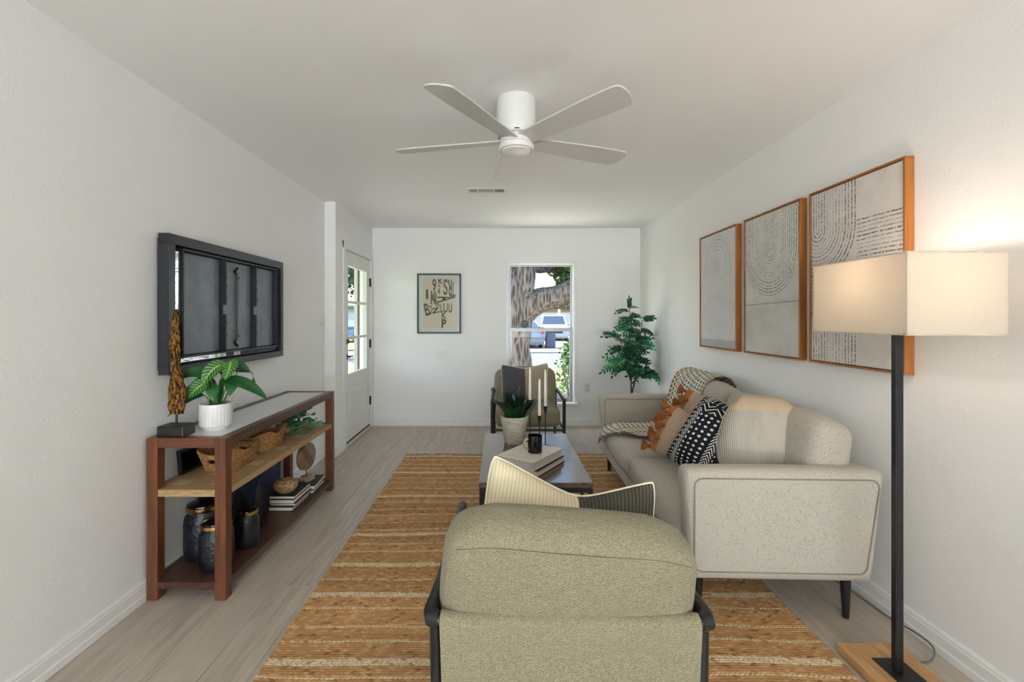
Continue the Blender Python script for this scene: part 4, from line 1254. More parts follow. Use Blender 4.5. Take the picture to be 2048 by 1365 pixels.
# ------------------------------------------------------------------ hollow television shell on the console wall
tv = thing('television_shell', 'black hollow television shell with open ribbed interior mounted on the wall', 'television', (XL, 2.198, 1.046))
TW, TH, TD = 1.166, .690, .074          # along y, z, out of the wall
TVF = plain('tv_bezel_black', '23262c', .28, var=.06); TVI = plain('tv_inner_black', '17181b', .5, var=.1)
TVP = NM('tv_panel_slate', .38); TVP.col(TVP.mix(TVP.noise(scale=9, detail=4).step(.3, .7), '69717c', '78818c')); TVP = TVP.m
def bar(y0, z0, y1, z1, x0, x1, m, nm, par=tv, bev=.002):
    return obj(nm, G().box((x0, y0, z0), (x1, y1, z1), bev), m, par)
B = .050
bar(0, 0, TW, B * .8, .02, TD, TVF, 'bezel'); bar(0, TH - B, TW, TH, .02, TD, TVF, 'bezel')
bar(0, B * .8, B * .9, TH - B, .02, TD, TVF, 'bezel'); bar(TW - B * .75, B * .8, TW, TH - B, .02, TD, TVF, 'bezel')
bar(.02, .02, TW - .02, TH - .02, .001, .02, TVI, 'back_shell')
# inner box: raised rim, walls and recessed panels
I0, I1, J0, J1 = .115, TW - .062, .082, TH - .066
for (a, b, c, d, nm) in ((I0, J0 - .008, I1, J0, 'rim'), (I0, J1, I1, J1 + .008, 'rim')): bar(a, b, c, d, .02, TD - .008, plain('tv_rim_grey', '3d4148', .35), nm)
for (a, b, c, d) in ((I0, J0, I0 + .006, J1), (I1 - .006, J0, I1, J1)): bar(a, b, c, d, .02, TD - .01, TVI, 'side_wall')
cols = [I0, I0 + .365, I0 + .365 + .335, I1]
for k in range(3):
    bar(cols[k] + .008, J0 + .004, cols[k + 1] - .008, J1 - .004, .0205, .026, TVP, 'panel')
for k in (1, 2):
    g = G().box((.02, cols[k] - .006, J0), (TD - .012, cols[k] + .006, .30), .001).box((.02, cols[k] - .006, .355), (TD - .012, cols[k] + .006, J1), .001).box((.02, cols[k] - .006, .30), (TD - .032, cols[k] + .006, .355))
    r = obj('divider', g, TVI, tv)
    g = G()
    for z in (.18, .25, .40, .47, .52): g.box((TD - .016, cols[k] - .009, z - .006), (TD - .009, cols[k] + .009, z + .006), .001)
    obj('clip', g, TVI, r)
yc = (cols[1] + cols[2]) / 2 - .012
g = G().tube([(.034, yc, .145), (.034, yc, TH - .14)], .0052, 8)
for z, s in ((.145, -1), (TH - .14, 1)): g.tube([(.034, yc, z), (.034, yc - .022, z + s * .012), (.034, yc + .012, z + s * .042)], .0062, 8)
obj('hook_rod', g, BLACKM, tv, True)
g = G()
for z, s in ((.165, -1), (TH - .16, 1)): g.tube([(.026, yc + .03, z), (.036, yc + .03, z)], .004, 8)
obj('screw', g, NICKEL, tv)
# mirror strips added for the window reflection in the left and lower bezel
BEZEL_MIRROR = NM('mirror_bezel', .06, 1.0); BEZEL_MIRROR.col('d6dbe0'); BEZEL_MIRROR.bump(BEZEL_MIRROR.noise(BEZEL_MIRROR.coord('Object', (20, 3, 9)), 3.0, 3), .25, .01)
obj('bezel_reflection', G().box((TD - .030, .072, .052), (TD - .024, .50, J0 - .010)), BEZEL_MIRROR.m, tv)
obj('bezel_reflection', G().box((TD - .030, .075, .060), (TD - .024, I0 - .004, J1 - .01)), BEZEL_MIRROR.m, tv)
bar(.505, .045, I1, J0 - .0085, .02, TD - .022, TVI, 'lower_ledge')
lb = obj('label_plate', G().box((TD - .022, .575, .052), (TD - .0195, .64, .074)), plain('label_white', 'dcdad6', .5), tv)
vs, fs = text_mesh('TCL', .016)
g = G(); g.add([(TD - .0193, .607 + v.x, .063 + v.y) for v in vs], fs); obj('lettering', g, BLACKM, lb)
obj('wall_bracket', G().box((.0, .45, .2), (.0195, .75, .5)), BLACKM, tv)

# ------------------------------------------------------------------ books, mug, candles, plant on the coffee table
CT = .450                         # coffee table top
def book(name, label, loc, rotz, w, l, th, cover, pages=PAGES, spine='x', group=None):
    """flat book, origin at the middle of its underside; spine along the -x long side"""
    t = thing(name, label, 'book', loc, rotz, group)
    c = .0028
    obj('page_block', G().box((-w / 2 + .004, -l / 2 + .004, c), (w / 2 - .005, l / 2 - .004, th - c)), pages, t)
    obj('cover', G().box((-w / 2, -l / 2, th - c), (w / 2, l / 2, th), .0008), cover, t)
    obj('cover', G().box((-w / 2, -l / 2, 0), (w / 2, l / 2, c), .0008), cover, t)
    obj('spine', G().box((-w / 2, -l / 2, c), (-w / 2 + .0035, l / 2, th - c)), cover, t)
    return t
CREAMC = plain('cream_book_cover', 'ded7c8', .5, var=.03)
GREYC = plain('grey_page_edge', 'b9b3a8', .8, var=.05, vs=200)
ang = math.atan2(.28, .195)       # long side direction
bx, by = .185, 2.705
book('book', 'black-covered book lying under the cream book on the coffee table', (bx + .016, by - .004, CT), ang - R(90) + R(1.5), .255, .345, .034, BOOKK, plain('tan_pages', 'cbbfa9', .8, var=.05, vs=200))
bk = book('book', 'cream hardcover coffee-table book with small lettering beneath the black mug', (bx, by, CT + .0342), ang - R(90), .250, .341, .046, CREAMC, GREYC)
vs, fs = text_mesh('A L E X A N D R E', .020)
g = G(); g.add([(v.x, -.128 + v.y, .0463) for v in vs], fs); obj('title', g, plain('title_grey', '8d867c', .7), bk)
g = G().box((.088, .13, .0461), (.104, .136, .0463)); obj('mark', g, plain('title_grey', '8d867c'), bk)
BT = CT + .0804
mg = thing('coffee_mug', 'glossy black mug with a tan handle on the cream book', 'mug', (.212, 2.690, BT))
obj('mug_body', G().lathe([(0, .0), (.036, 0), (.0405, .003), (.0425, .012), (.0432, .098), (.0425, .101), (.0405, .100), (.0395, .09), (.039, .010), (0, .008)], 40), BLACKG, mg, True)
obj('coffee_inside', G().lathe([(.0390, .040), (.02, .0405), (0, .0405)], 30), plain('dark_inside', '0d0c0b', .2), mg)
hp = [(-.041, 0, .080)] + [(-.043 - .026 * math.sin(R(a)), .0, .052 + .030 * math.cos(R(a))) for a in range(10, 171, 20)] + [(-.041, 0, .024)]
h_ = obj('handle', G().tube([Matrix.Rotation(R(18), 3, 'Z') @ Vector(p) for p in hp], .0065, 10), plain('tan_handle', 'b89a78', .45, var=.1), mg, True)

def candlestick(label, x, y, hh, ch):
    t = thing('candlestick', label, 'candlestick', (x, y, CT))
    obj('stand', G().lathe([(0, 0), (.036, 0), (.0365, .003), (.034, .005), (.006, .009), (.0036, .014), (.0036, hh - .055), (.006, hh - .045), (.0125, hh - .018), (.0138, hh), (.0110, hh), (.0105, hh - .012), (0, hh - .012)], 28), BLACKM, t, True)
    tag(obj('taper_candle', G().lathe([(0, hh - .011), (.0105, hh - .011), (.0108, hh), (.0075, hh + ch * .93), (.006, hh + ch - .006), (.002, hh + ch), (0, hh + ch)], 20), CANDLE, t, True), 'ivory taper candle')
    obj('wick', G().tube([(0, 0, hh + ch - .002), (.001, 0, hh + ch + .006)], .0008, 5), PLATE, t)
candlestick('tall slim black candlestick whose ivory taper stands closest to the potted plant', .2180, 3.20, .300, .225)
candlestick('shortest black candlestick with ivory taper behind the mug', .2670, 3.00, .232, .242)
candlestick('black candlestick with ivory taper standing farthest from the potted plant', .3160, 3.10, .276, .248)

# sansevieria in a stone pot
pt = thing('potted_plant', 'dark spiky snake plant in a pale stone pot on the coffee table', 'potted plant', (.108, 3.20, CT))
POTM = NM('stone_pot', .8, spec=.2)
x, y, z = POTM.xyz(); nn = POTM.noise(POTM.vec(x * 5.0, y * 5.0, z * 26.0), 3.0, 4)
POTM.col(POTM.mix(nn.step(.3, .7), 'b3ab98', 'd2cbb9')); POTM.bump(nn, .15, .003)
obj('pot', G().lathe([(0, 0), (.064, 0), (.068, .004), (.0975, .176), (.099, .186), (.0965, .190), (.091, .189), (.089, .178), (.086, .165), (0, .160)], 48), POTM.m, pt, True)
obj('soil', G().lathe([(.0875, .168), (.05, .172), (0, .174)], 24), SOIL, pt, True)
rr = random.Random(11)
for k in range(40):
    ring = 0 if k < 7 else (1 if k < 17 else 2)
    a = rr.random() * 2 * PI if ring == 0 else 2 * PI * (k * .618)
    r0 = (.012, .038, .06)[ring]; L = (.205, .185, .155)[ring] * rr.uniform(.85, 1.15); out = (.025, .06, .10)[ring] * rr.uniform(.7, 1.2)
    d = Vector((math.cos(a), math.sin(a), 0)); b = d * r0 + Vector((0, 0, .168))
    m = b + d * out * .35 + Vector((0, 0, L * .62)); e = b + d * out + Vector((0, 0, L * (1 if ring < 2 else .86)))
    obj('leaf', G().leaf(b, m, e, .054 * rr.uniform(.85, 1.2), -d, 'blade', .16, 4, 8, twist=rr.uniform(-.5, .5)), LEAF_DARK, pt, True, ang=0)
obj('leaf', G().leaf((.06, .0, .17), (.12, -.01, .24), (.155, -.02, .275), .022, (0, -1, .3), 'blade', .1), LEAF_DARK, pt, True, ang=0)

# ------------------------------------------------------------------ console table top: driftwood sculpture, plant
ds = thing('wood_sculpture', 'tall rough bark sculpture on a black stand on the console table', 'sculpture', (-1.552, 2.190, CZ))
obj('stand_base', G().box((-.063, -.045, 0), (.063, .045, .052), .006, 2), BLACKW, ds)
obj('rod', G().tube([(0, 0, .05), (0, 0, .13)], .0052, 10), BLACKM, ds, True)
def bark_slab():
    g = G()
    def f(u, v):
        z = .102 + v * .505
        w = .027 + .008 * math.sin(v * 5.2 + .6) + .006 * math.sin(v * 11)
        if v > .72: w *= 1 - .55 * (v - .72) / .28 * .75
        a = 2 * PI * u
        n = noise.noise(Vector((math.cos(a) * 3.0, math.sin(a) * 3.0, v * 22))) * .007 + abs(noise.noise(Vector((math.cos(a) * 8, math.sin(a) * 8, v * 42)))) * -.008
        ww = w + n
        cx = .004 * math.sin(v * 7) - .006 * v
        return (cx + ww * math.cos(a), ww * .62 * math.sin(a), z)
    g.grid(f, 48, 110, wrap=True)
    n = 48; b = len(g.v); g.v.append((0, 0, .102)); g.f += [(b, (i + 1) % n, i) for i in range(n)]
    t0 = 110 * 48; g.v.append((-.005, 0, .607)); g.f += [(b + 1, t0 + i, t0 + (i + 1) % n) for i in range(n)]
    return g
DW = NM('driftwood_bark', .9, spec=.1)
x, y, z = DW.xyz(); vv = DW.voro(DW.vec(x * 3.0, y * 3.0, z * .9), 62.0); n2 = DW.noise(DW.vec(x * 3.0, y * 3.0, z), 40.0, 4)
n3 = DW.noise(DW.vec(x * 4.0, y * 4.0, z * 1.1), 36.0, 4, .6, .6)
DW.col(DW.mix(n3.step(.40, .60), '26160a', DW.mix(n2.step(.3, .7), '7d5427', 'a87b42'))); DW.bump(n3 * 1.5 + n2 * .3, 1.0, .008)
obj('bark_slab', bark_slab(), DW.m, ds, True, ang=0)

pp = thing('potted_plant', 'leafy prayer plant in a white fluted pot on the console table', 'potted plant', (-1.452, 2.335, CZ - .003))
obj('fluted_pot', G().lathe([(0, 0), (.055, 0), (.057, .004), (.057, .010), (.066, .016), (.0745, .026), (.0745, .128), (.0735, .132), (.069, .132), (.068, .12), (0, .115)], 144, fn=lambda r, a, z: r + (.0022 * math.sin(a * 30) if .02 < z < .127 and r > .072 else 0)), WHITEP, pp, True, ang=60)
obj('soil', G().lathe([(.0682, .118), (.03, .121), (0, .122)], 20), SOIL, pp, True)
def stemleaf(base, knee, ltip, w, mat, nrm=(0, 0, 1), prof='lance', mid=None):
    base, knee, ltip = Vector(base), Vector(knee), Vector(ltip)
    o = obj('stem', G().tube([base, base.lerp(knee, .5) + Vector((0, 0, .012)), knee], [.0038, .003, .0022], 6), STEM, pp, True)
    m = Vector(mid) if mid else knee.lerp(ltip, .5) + Vector((0, 0, .035))
    obj('leaf', G().leaf(knee, m, ltip, w, nrm, prof, .10, 6, 12), mat, o, True, ang=0)
# offsets from the pot: x to the right, z up (pot rim z=.13)
stemleaf((.01, -.01, .12), (.03, -.02, .25), (.262, .0, .150), .070, LEAF_PLAIN, nrm=(.1, -.6, .8), mid=(.15, -.01, .262))
stemleaf((.02, .02, .12), (.10, .03, .30), (.155, .05, .175), .028, LEAF_PLAIN, mid=(.19, .05, .31))
stemleaf((-.02, -.02, .12), (-.02, -.03, .24), (-.085, -.09, .165), .078, LEAF_VEIN, nrm=(.3, -1, .5), mid=(-.05, -.07, .235))
stemleaf((.0, -.01, .12), (.055, -.01, .335), (-.03, -.06, .225), .084, LEAF_VEIN, nrm=(.2, -1, .6), mid=(.0, -.05, .325))
stemleaf((.01, .01, .12), (.06, .02, .345), (.075, -.05, .255), .085, LEAF_VEIN, nrm=(.3, -1, .6), mid=(.09, -.01, .34))
stemleaf((-.03, .0, .12), (-.06, .0, .17), (-.185, -.09, .075), .044, LEAF_PLAIN, nrm=(.3, -1, .7), mid=(-.13, -.03, .185))
stemleaf((-.02, .02, .12), (-.03, .0, .26), (-.135, -.08, .262), .062, LEAF_PLAIN, nrm=(.3, -1, .7), mid=(-.07, -.05, .325))
stemleaf((-.02, .03, .12), (-.03, .05, .20), (-.17, .06, .215), .060, LEAF_PLAIN, nrm=(.3, -1, .7), mid=(-.10, .06, .262))
stemleaf((-.01, .0, .12), (-.05, .03, .20), (-.185, .0, .165), .064, LEAF_PLAIN, nrm=(.3, -1, .7), mid=(-.12, .03, .225))
stemleaf((.02, .0, .12), (.06, .03, .26), (.085, -.03, .17), .072, LEAF_PLAIN, nrm=(.4, -1, .3), mid=(.09, .0, .25))
stemleaf((.0, .02, .12), (.01, .06, .29), (.10, .14, .27), .072, LEAF_PLAIN, nrm=(.3, -1, .7), mid=(.05, .10, .33))
stemleaf((.0, -.02, .12), (.0, -.03, .22), (.03, -.07, .15), .060, LEAF_PLAIN, nrm=(.2, -1, .3), mid=(.02, -.06, .22))
stemleaf((.03, .02, .12), (.05, .05, .22), (.13, .10, .20), .060, LEAF_PLAIN, mid=(.09, .08, .26))
stemleaf((-.01, .03, .12), (-.01, .07, .26), (.0, .18, .27), .070, LEAF_PLAIN, mid=(-.01, .12, .32))
for k in range(5):
    a = k * 1.3
    obj('sheath', G().leaf((.02 * math.cos(a), .02 * math.sin(a), .118), (.022 * math.cos(a), .022 * math.sin(a), .18), (.035 * math.cos(a), .035 * math.sin(a), .245), .026, (math.cos(a), math.sin(a), .1), 'blade', .3), LEAF_PLAIN, pp, True, ang=0)

# ------------------------------------------------------------------ woven shelf: baskets, trailing plant, leaning frame
SZ = .518
def m_wicker():
    M = NM('water_hyacinth', .8, spec=.2)
    n = M.noise(scale=90, detail=3); b = M.noise(scale=9)
    M.col(M.mix((n * .8 + b * .4).step(.35, .85), '6d4524', 'c0935c')); M.bump(n, .4, .002)
    return M.m
WICK = m_wicker()
def basket(label, loc, rotz, bw, bl, tw, tl, hh, peak):
    t = thing('basket', label, 'basket', loc, rotz, None)
    NU, NV = 108, 22
    def rr_(a, hx, hy):
        c, s = math.cos(a), math.sin(a); p = 5.0
        k = (abs(c / hx) ** p + abs(s / hy) ** p) ** (-1 / p); return k * c, k * s
    for inner in (0, 1):
        g = G()
        def f(u, v):
            a = 2 * PI * u; hx = bw / 2 + (tw - bw) / 2 * v; hy = bl / 2 + (tl - bl) / 2 * v
            x, y = rr_(a, hx, hy)
            corner = (abs(math.cos(a) * math.sin(a)) * 2) ** 3
            top = hh + peak * corner
            row = v * NV; bump = .0032 * math.sin(u * NU * PI + (int(row * .5) % 2) * PI) * (1 if not inner else -.5)
            k = 1 + (bump - inner * .010) / max(.05, math.hypot(x, y))
            return (x * k, y * k, top * v)
        g.grid(f, NU * 2, NV, wrap=True, uv=False)
        if inner: g.f = [tuple(reversed(q)) for q in g.f]
        # handle opening in the short end facing -y
        def hole(q):
            c = sum((Vector(g.v[i]) for i in q), Vector()) / len(q)
            return abs(c.x) < bw * .19 and .50 * hh < c.z < .76 * hh
        g.f = [q for q in g.f if not hole(q)]
        o = obj('woven_wall' if not inner else 'lining', g, WICK, t, True, ang=0)
    g = G(); P = [];
    for i in range(144):
        a = 2 * PI * i / 144; x, y = rr_(a, tw / 2 - .004, tl / 2 - .004); corner = (abs(math.cos(a) * math.sin(a)) * 2) ** 3
        P.append((x, y, hh + peak * corner))
    obj('rim', G().tube(P, [.0075 + .0015 * math.sin(i * 1.6) for i in range(144)], 8, True), WICK, t, True)
    obj('bottom', G().box((-bw / 2 + .006, -bl / 2 + .006, .001), (bw / 2 - .006, bl / 2 - .006, .006)), WICK, t)
    return t
basket('woven hyacinth basket with a cut handle on the woven shelf, nearer the jars', (-1.465, 2.475, SZ + .003), R(-6), .155, .205, .215, .275, .088, .024)
basket('woven hyacinth basket on the woven shelf next to the trailing plant', (-1.462, 2.800, SZ + .003), R(-4), .155, .215, .210, .270, .092, .028)
fr_ = thing('leaning_frame', 'small black picture frame leaning on the wall behind a basket', 'picture frame', (-1.628, 2.42, SZ + .001))
o = obj('frame_body', G().box((-.008, -.10, 0), (.008, .10, .125), .002), BLACKW, fr_); o.rotation_euler = (0, R(-5), 0)
o2 = obj('frame_glass', G().box((.008, -.085, .015), (.0095, .085, .11)), BLACKG, fr_); o2.rotation_euler = (0, R(-5), 0)

tp = thing('potted_plant', 'trailing variegated plant in a low tan bowl on the woven shelf', 'potted plant', (-1.475, 3.19, SZ + .003))
obj('bowl', G().lathe([(0, 0), (.05, 0), (.075, .02), (.088, .055), (.084, .056), (.07, .022), (0, .012)], 36), plain('tan_bowl', 'b39a77', .7, var=.15), tp, True)
obj('soil', G().lathe([(.074, .034), (0, .042)], 20), SOIL, tp, True)
rr = random.Random(21)
vines = [((.17, -.03, .02), .5), ((.20, .06, .03), .6), ((.09, -.16, .02), .5), ((.06, .20, .12), .7), ((.12, .16, .09), .6), ((-.08, .14, .12), .6), ((.0, -.06, .14), .5), ((.10, .02, .13), .4), ((-.06, -.08, .10), .4), ((.14, -.10, .01), .5), ((.16, .13, .04), .5), ((.03, .08, .15), .3)]
for (e, k) in vines:
    e = Vector(e); b = Vector((e.x * .15, e.y * .15, .05)); m = (b + e) / 2 + Vector((0, 0, .05))
    P = [b * (1 - t) ** 2 + m * 2 * t * (1 - t) + e * t * t for t in [i / 8 for i in range(9)]]
    for p in P: p.z = max(p.z, .006)
    st_ = obj('vine', G().tube(P, .0018, 5), STEM, tp, True)
    for i in range(2, 9):
        p = P[i]; sd = Vector((rr.uniform(-1, 1), rr.uniform(-1, 1), rr.uniform(-.1, .5))).normalized()
        tip = p + sd * .047 + Vector((0, 0, -.006)); tip.z = max(tip.z, .008)
        obj('leaf', G().leaf(p, p.lerp(tip, .5) + Vector((0, 0, .010)), tip, .031, (rr.uniform(-.3, .5), rr.uniform(-.8, 0), .8), 'ovate', .12, 4, 6), LEAF_POTHOS, st_, True, ang=0)

# ------------------------------------------------------------------ lower shelf: jars, ornaments, books, bowl, disc
BZ = .084
JAR = NM('charcoal_jar_glaze', .42, spec=.5); JAR.col(JAR.mix(JAR.noise(scale=14).step(.3, .7), '0b0d11', '14181e')); JAR.bump(JAR.voro(scale=62), .5, .004)
def jar(label, x, y, r, h):
    t = thing('lidded_jar', label, 'jar', (x, y, BZ))
    obj('body', G().lathe([(0, 0), (r * .86, 0), (r * .95, .012), (r, .05), (r, h * .62), (r * .95, h * .74), (r * .80, h * .81), (r * .78, h * .845), (0, h * .845)], 44), JAR.m, t, True)
    obj('collar', G().lathe([(0, h * .846), (r * .86, h * .846), (r * .90, h * .86), (r * .90, h * .925), (r * .86, h * .935), (0, h * .935)], 44), GOLD, t, True)
    obj('lid', G().lathe([(0, h * .936), (r * .84, h * .936), (r * .82, h * .96), (r * .6, h * .985), (0, h)], 44), BLACKG, t, True)
jar('largest dark hammered jar with brass-rimmed lid under the woven shelf by the wall', -1.548, 2.385, .090, .285)
jar('middle-sized dark jar with brass-rimmed lid behind the table leg', -1.410, 2.272, .078, .240)
jar('smallest dark jar with brass-rimmed lid at the open side of the lower shelf', -1.375, 2.485, .060, .205)
def ornament(label, x, y, rz, s):
    t = thing('metal_ornament', label, 'ornament', (x, y, BZ), rz)
    obj('base', G().lathe([(0, 0), (.042 * s, 0), (.042 * s, .008), (.01, .012), (0, .012)], 24), BLACKM, t, True)
    obj('teardrop', G().leaf((0, 0, .010), (.045 * s, .01, .12 * s), (.0, .0, .24 * s), .075 * s, (0, -1, 0), 'ovate', .12, 6, 12), BLACKM, t, True, ang=0)
    obj('wire_loop', G().tube([(.0, .0, .012), (-.03 * s, .0, .10 * s), (-.012 * s, .0, .20 * s), (.05 * s, .0, .33 * s), (.052 * s, .0, .20 * s), (.045 * s, 0, .012)], .0028, 6), BLACKM, t, True)
ornament('black metal teardrop ornament with wire loop behind the smallest jar', -1.44, 2.72, R(20), 1.05)
ornament('second black metal teardrop ornament deeper behind the jars', -1.53, 2.66, R(30), 1.0)
cv = thing('canvas_board', 'plain navy blue canvas board leaning on the wall under the woven shelf', 'canvas', (-1.634, 2.93, BZ))
NAVY = plain('navy_canvas', '24344f', .6, var=.12, vs=12)
o = obj('canvas_face', G().box((-.006, -.46, 0), (.006, .46, .385), .001), NAVY, cv)

bkg = 'stacked books on the lower shelf'
z = BZ; sx, sy = -1.402, 3.055
for i, (th, dx, lab) in enumerate(((.026, -.006, 'bottom book of the four-book stack under the rattan box'), (.017, .006, 'second book up in the stack under the rattan box'),
                                   (.028, 0, 'thick third book up in the stack under the rattan box'), (.020, .002, 'black topmost book directly under the round rattan box'))):
    book('book', lab + ', pages facing out', (sx + dx, sy + dx, z + .0003), R(0), .168, .262 - .008 * (i % 2), th, BOOKK, PAGES); z += th + .0004
z1 = z; z = BZ
for i, (th, lab) in enumerate(((.027, 'lower of two books under the round wooden disc ornament'), (.029, 'upper black book carrying the round wooden disc ornament'))):
    book('book', lab, (-1.398 + .006 * i, 3.322, z + .0003), R(2 + 3 * i), .165, .232, th, BOOKK, PAGES); z += th + .0004
z2 = z
rb = thing('rattan_box', 'round lidded rattan box on the four-book stack', 'box', (-1.415, 3.020, z1 + .0005))
RAT = NM('coiled_rattan', .7, spec=.3); nn = RAT.noise(scale=60, detail=3); x, y, zz_ = RAT.xyz()
coil = ((zz_ * 95.0).fract() - .5).abs() * 2.0
RAT.col(RAT.mix((nn * .8 + coil * .3).step(.35, .85), '7d5b34', 'cfb083')); RAT.bump(coil + nn, .6, .003)
wv = lambda r, a, z_: r * (1 + .010 * math.sin(a * 26 + z_ * 900))
obj('bowl', G().lathe([(0, 0), (.052, 0), (.062, .010), (.073, .030), (.075, .044), (0, .044)], 104, fn=wv), RAT.m, rb, True, ang=0)
obj('lid', G().lathe([(0, .0445), (.0765, .0445), (.0775, .050), (.073, .060), (.052, .074), (.028, .081), (0, .083)], 104, fn=wv), RAT.m, rb, True, ang=0)
dc = thing('disc_ornament', 'round wooden disc ornament with diagonal stripes on a block base', 'ornament', (-1.398, 3.30, z2 + .0005))
dc.rotation_euler = (0, 0, R(80))
obj('block_base', G().box((-.062, -.030, 0), (.062, .030, .035), .001), PALEW, dc); 
obj('rod', G().tube([(0, 0, .034), (0, 0, .09)], .0032, 8), BLACKM, dc, True)
DM = NM('inlaid_disc', .6); x, y, zd = DM.xyz()
tt = x + (zd - .182) * .8
s1 = ((tt / .016).fract()).lt(.32) * tt.abs().lt(.034)
nn = DM.noise(DM.vec(x * 6.0, y * 6.0, zd * 30.0), 6.0, 4)
c = DM.mix(nn.step(.3, .7), '6f553b', '957a5a'); c = DM.mix(tt.gt(.034) * .6, c, '85817b'); DM.col(DM.mix(s1, c, '2e2b28'))
Md = Matrix.Translation((0, 0, .182)) @ rot('X', 90)
obj('disc', G().lathe([(0, -.015), (.097, -.015), (.099, -.012), (.099, .012), (.097, .015), (0, .015)], 56, (0, 0, .182), M=rot('X', 90)), DM.m, dc, True)

# ------------------------------------------------------------------ indoor tree in the corner
tr = thing('indoor_tree', 'slender artificial tree with glossy green leaves in the room corner', 'potted tree', (1.470, 5.06, 0))
obj('pot', G().lathe([(0, 0), (.10, 0), (.13, .01), (.145, .22), (.15, .26), (.142, .265), (.138, .24), (0, .235)], 40), plain('grey_planter', '8b8881', .7, var=.08), tr, True)
obj('soil', G().lathe([(.137, .236), (.06, .243), (0, .245)], 24), SOIL, tr, True)
rr = random.Random(4)
stems = [[(0, 0, .235), (.0, 0, .55), (-.01, 0, .80), (.02, 0, 1.10), (-.03, -.02, 1.45)],
         [(.005, 0, .48), (.045, .0, .64), (.06, .01, .80), (.10, .0, 1.00), (.12, 0, 1.30)],
         [(0, 0, .62), (-.05, -.02, .76), (-.09, -.04, .95), (-.15, -.06, 1.12)],
         [(.0, 0, .64), (.03, .03, .82), (.04, .06, 1.05), (.03, .09, 1.30)],
         [(0, 0, .66), (-.06, -.05, .74), (-.14, -.10, .83)], [(.01, 0, .6), (.08, -.06, .70), (.16, -.09, .74)]]
sobj = []
for s_ in stems:
    n = len(s_); sobj.append(obj('branch', G().tube(s_, [.0095 * (1 - .65 * i / (n - 1)) for i in range(n)], 8), TWIG, tr, True))
def frond(b, d, L, nl, ll, par, mat, droop):
    b, d = Vector(b), Vector(d).normalized(); g = G()
    P = [b + d * (L * t) + Vector((0, 0, -droop * t * t)) for t in [i / 8 for i in range(9)]]
    for p in P: p.x = min(p.x, .235); p.y = min(p.y, .50)
    g.tube(P, [.0028 - .0018 * i / 8 for i in range(9)], 4)
    lg = G(); fup = Vector((rr.uniform(-.6, .6), rr.uniform(-1.0, -.3), rr.uniform(.1, .9))).normalized()
    for i in range(nl):
        t = .18 + .82 * i / (nl - 1); f = t * 8; k = min(int(f), 7); p = P[k].lerp(P[k + 1], f - k)
        tn = (P[min(k + 1, 8)] - P[k]).normalized(); up = fup
        sd = tn.cross(up).normalized()
        for s in ((-1, 1) if i < nl - 1 else (0,)):
            dirv = (sd * s * .9 + tn * .55 + up * rr.uniform(.0, .25)).normalized() if s else tn
            q = p + dirv * ll * rr.uniform(.85, 1.1)
            q.x = min(q.x, .262)
            lg.leaf(p, p.lerp(q, .5) + up * .006, q, ll * .5, up, 'ovate', .10, 2, 5)
    o = obj('frond', lg, mat, par, True, ang=0)
    obj('leaf_stalk', g, TWIG, o)
for k in range(104):
    si = rr.choices(range(6), (10, 8, 7, 6, 4, 4))[0]; S_ = [Vector(p) for p in stems[si]]
    t = rr.uniform(.35, 1.0) * (len(S_) - 1)
    if si == 0: t = rr.uniform(.52, 1.0) * (len(S_) - 1)
    i = min(int(t), len(S_) - 2); b = S_[i].lerp(S_[i + 1], t - i)
    a = rr.uniform(0, 2 * PI); d = Vector((math.cos(a), math.sin(a) * .8 - .25, rr.uniform(.0, .7)))
    L = rr.uniform(.15, .24)
    if b.z > 1.3: L *= .7
    if b.x + d.normalized().x * L > .22: L *= .7
    frond(b, d, L, rr.choice((6, 7, 8)), .043, sobj[si], LEAF_ZZ2 if k % 5 == 0 else LEAF_ZZ, rr.uniform(.02, .09))
for (b, d, L, si, dr) in (((-.03, -.02, 1.42), (-.1, -.3, 1), .12, 0, .0), ((-.02, -.02, 1.40), (-1, -.2, .3), .16, 0, .06), ((-.15, -.06, 1.12), (-1, -.3, .3), .20, 2, .05), ((-.14, -.10, .83), (-1, -.2, .1), .20, 4, .08),
                          ((.16, -.09, .74), (.7, -.6, -.1), .15, 5, .08), ((.12, 0, 1.3), (.6, -.5, .4), .14, 1, .04), ((-.12, -.08, .80), (-.8, -.6, -.2), .16, 4, .06), ((-.10, -.05, 1.0), (-.9, -.5, .0), .22, 2, .05)):
    frond(b, d, L, 8, .046, sobj[si], LEAF_ZZ2 if dr == .08 else LEAF_ZZ, dr)

# ------------------------------------------------------------------ outside: ground, street, oak, cars, houses
GZ = -.25
gr = thing('ground', 'leaf-strewn front yard ground', 'ground', (0, 0, GZ), kind='structure')
obj('yard', G().box((-30, YB + .14, -.2), (30, 15.0, 0)), LITTER, gr)
obj('bounce_slab', G().box((-4.4, YB + .16, -.12), (3.4, 8.3, .03)), plain('pale_bounce_concrete', 'e2ded6', .9, var=.04, vs=3), gr)  # unseen pale slab added to bounce sunlight up through the window
obj('far_ground', G().box((-60, 23.0, -.2), (60, 90, -.02)), LITTER, gr)
obj('side_yard', G().box((-30, -12, -.2), (-4.4, YB + .14, -.005)), GRASSM, gr)
tag(obj('street', G().box((-60, 15.0, -.25), (60, 23.0, -.06)), ASPHALT, None, loc=(0, 0, GZ)), 'grey asphalt street in front of the house', 'street', kind='structure')
dv = thing('driveway', 'pale concrete driveway across the street', 'driveway', (0, 0, GZ), kind='structure')
obj('driveway_slab', G().box((-.5, 23.0, -.1), (9.5, 41.5, .004)), CONCRETE, dv)
obj('apron', G().box((-2.0, 21.6, -.1), (11, 23.02, -.01)), CONCRETE, dv)
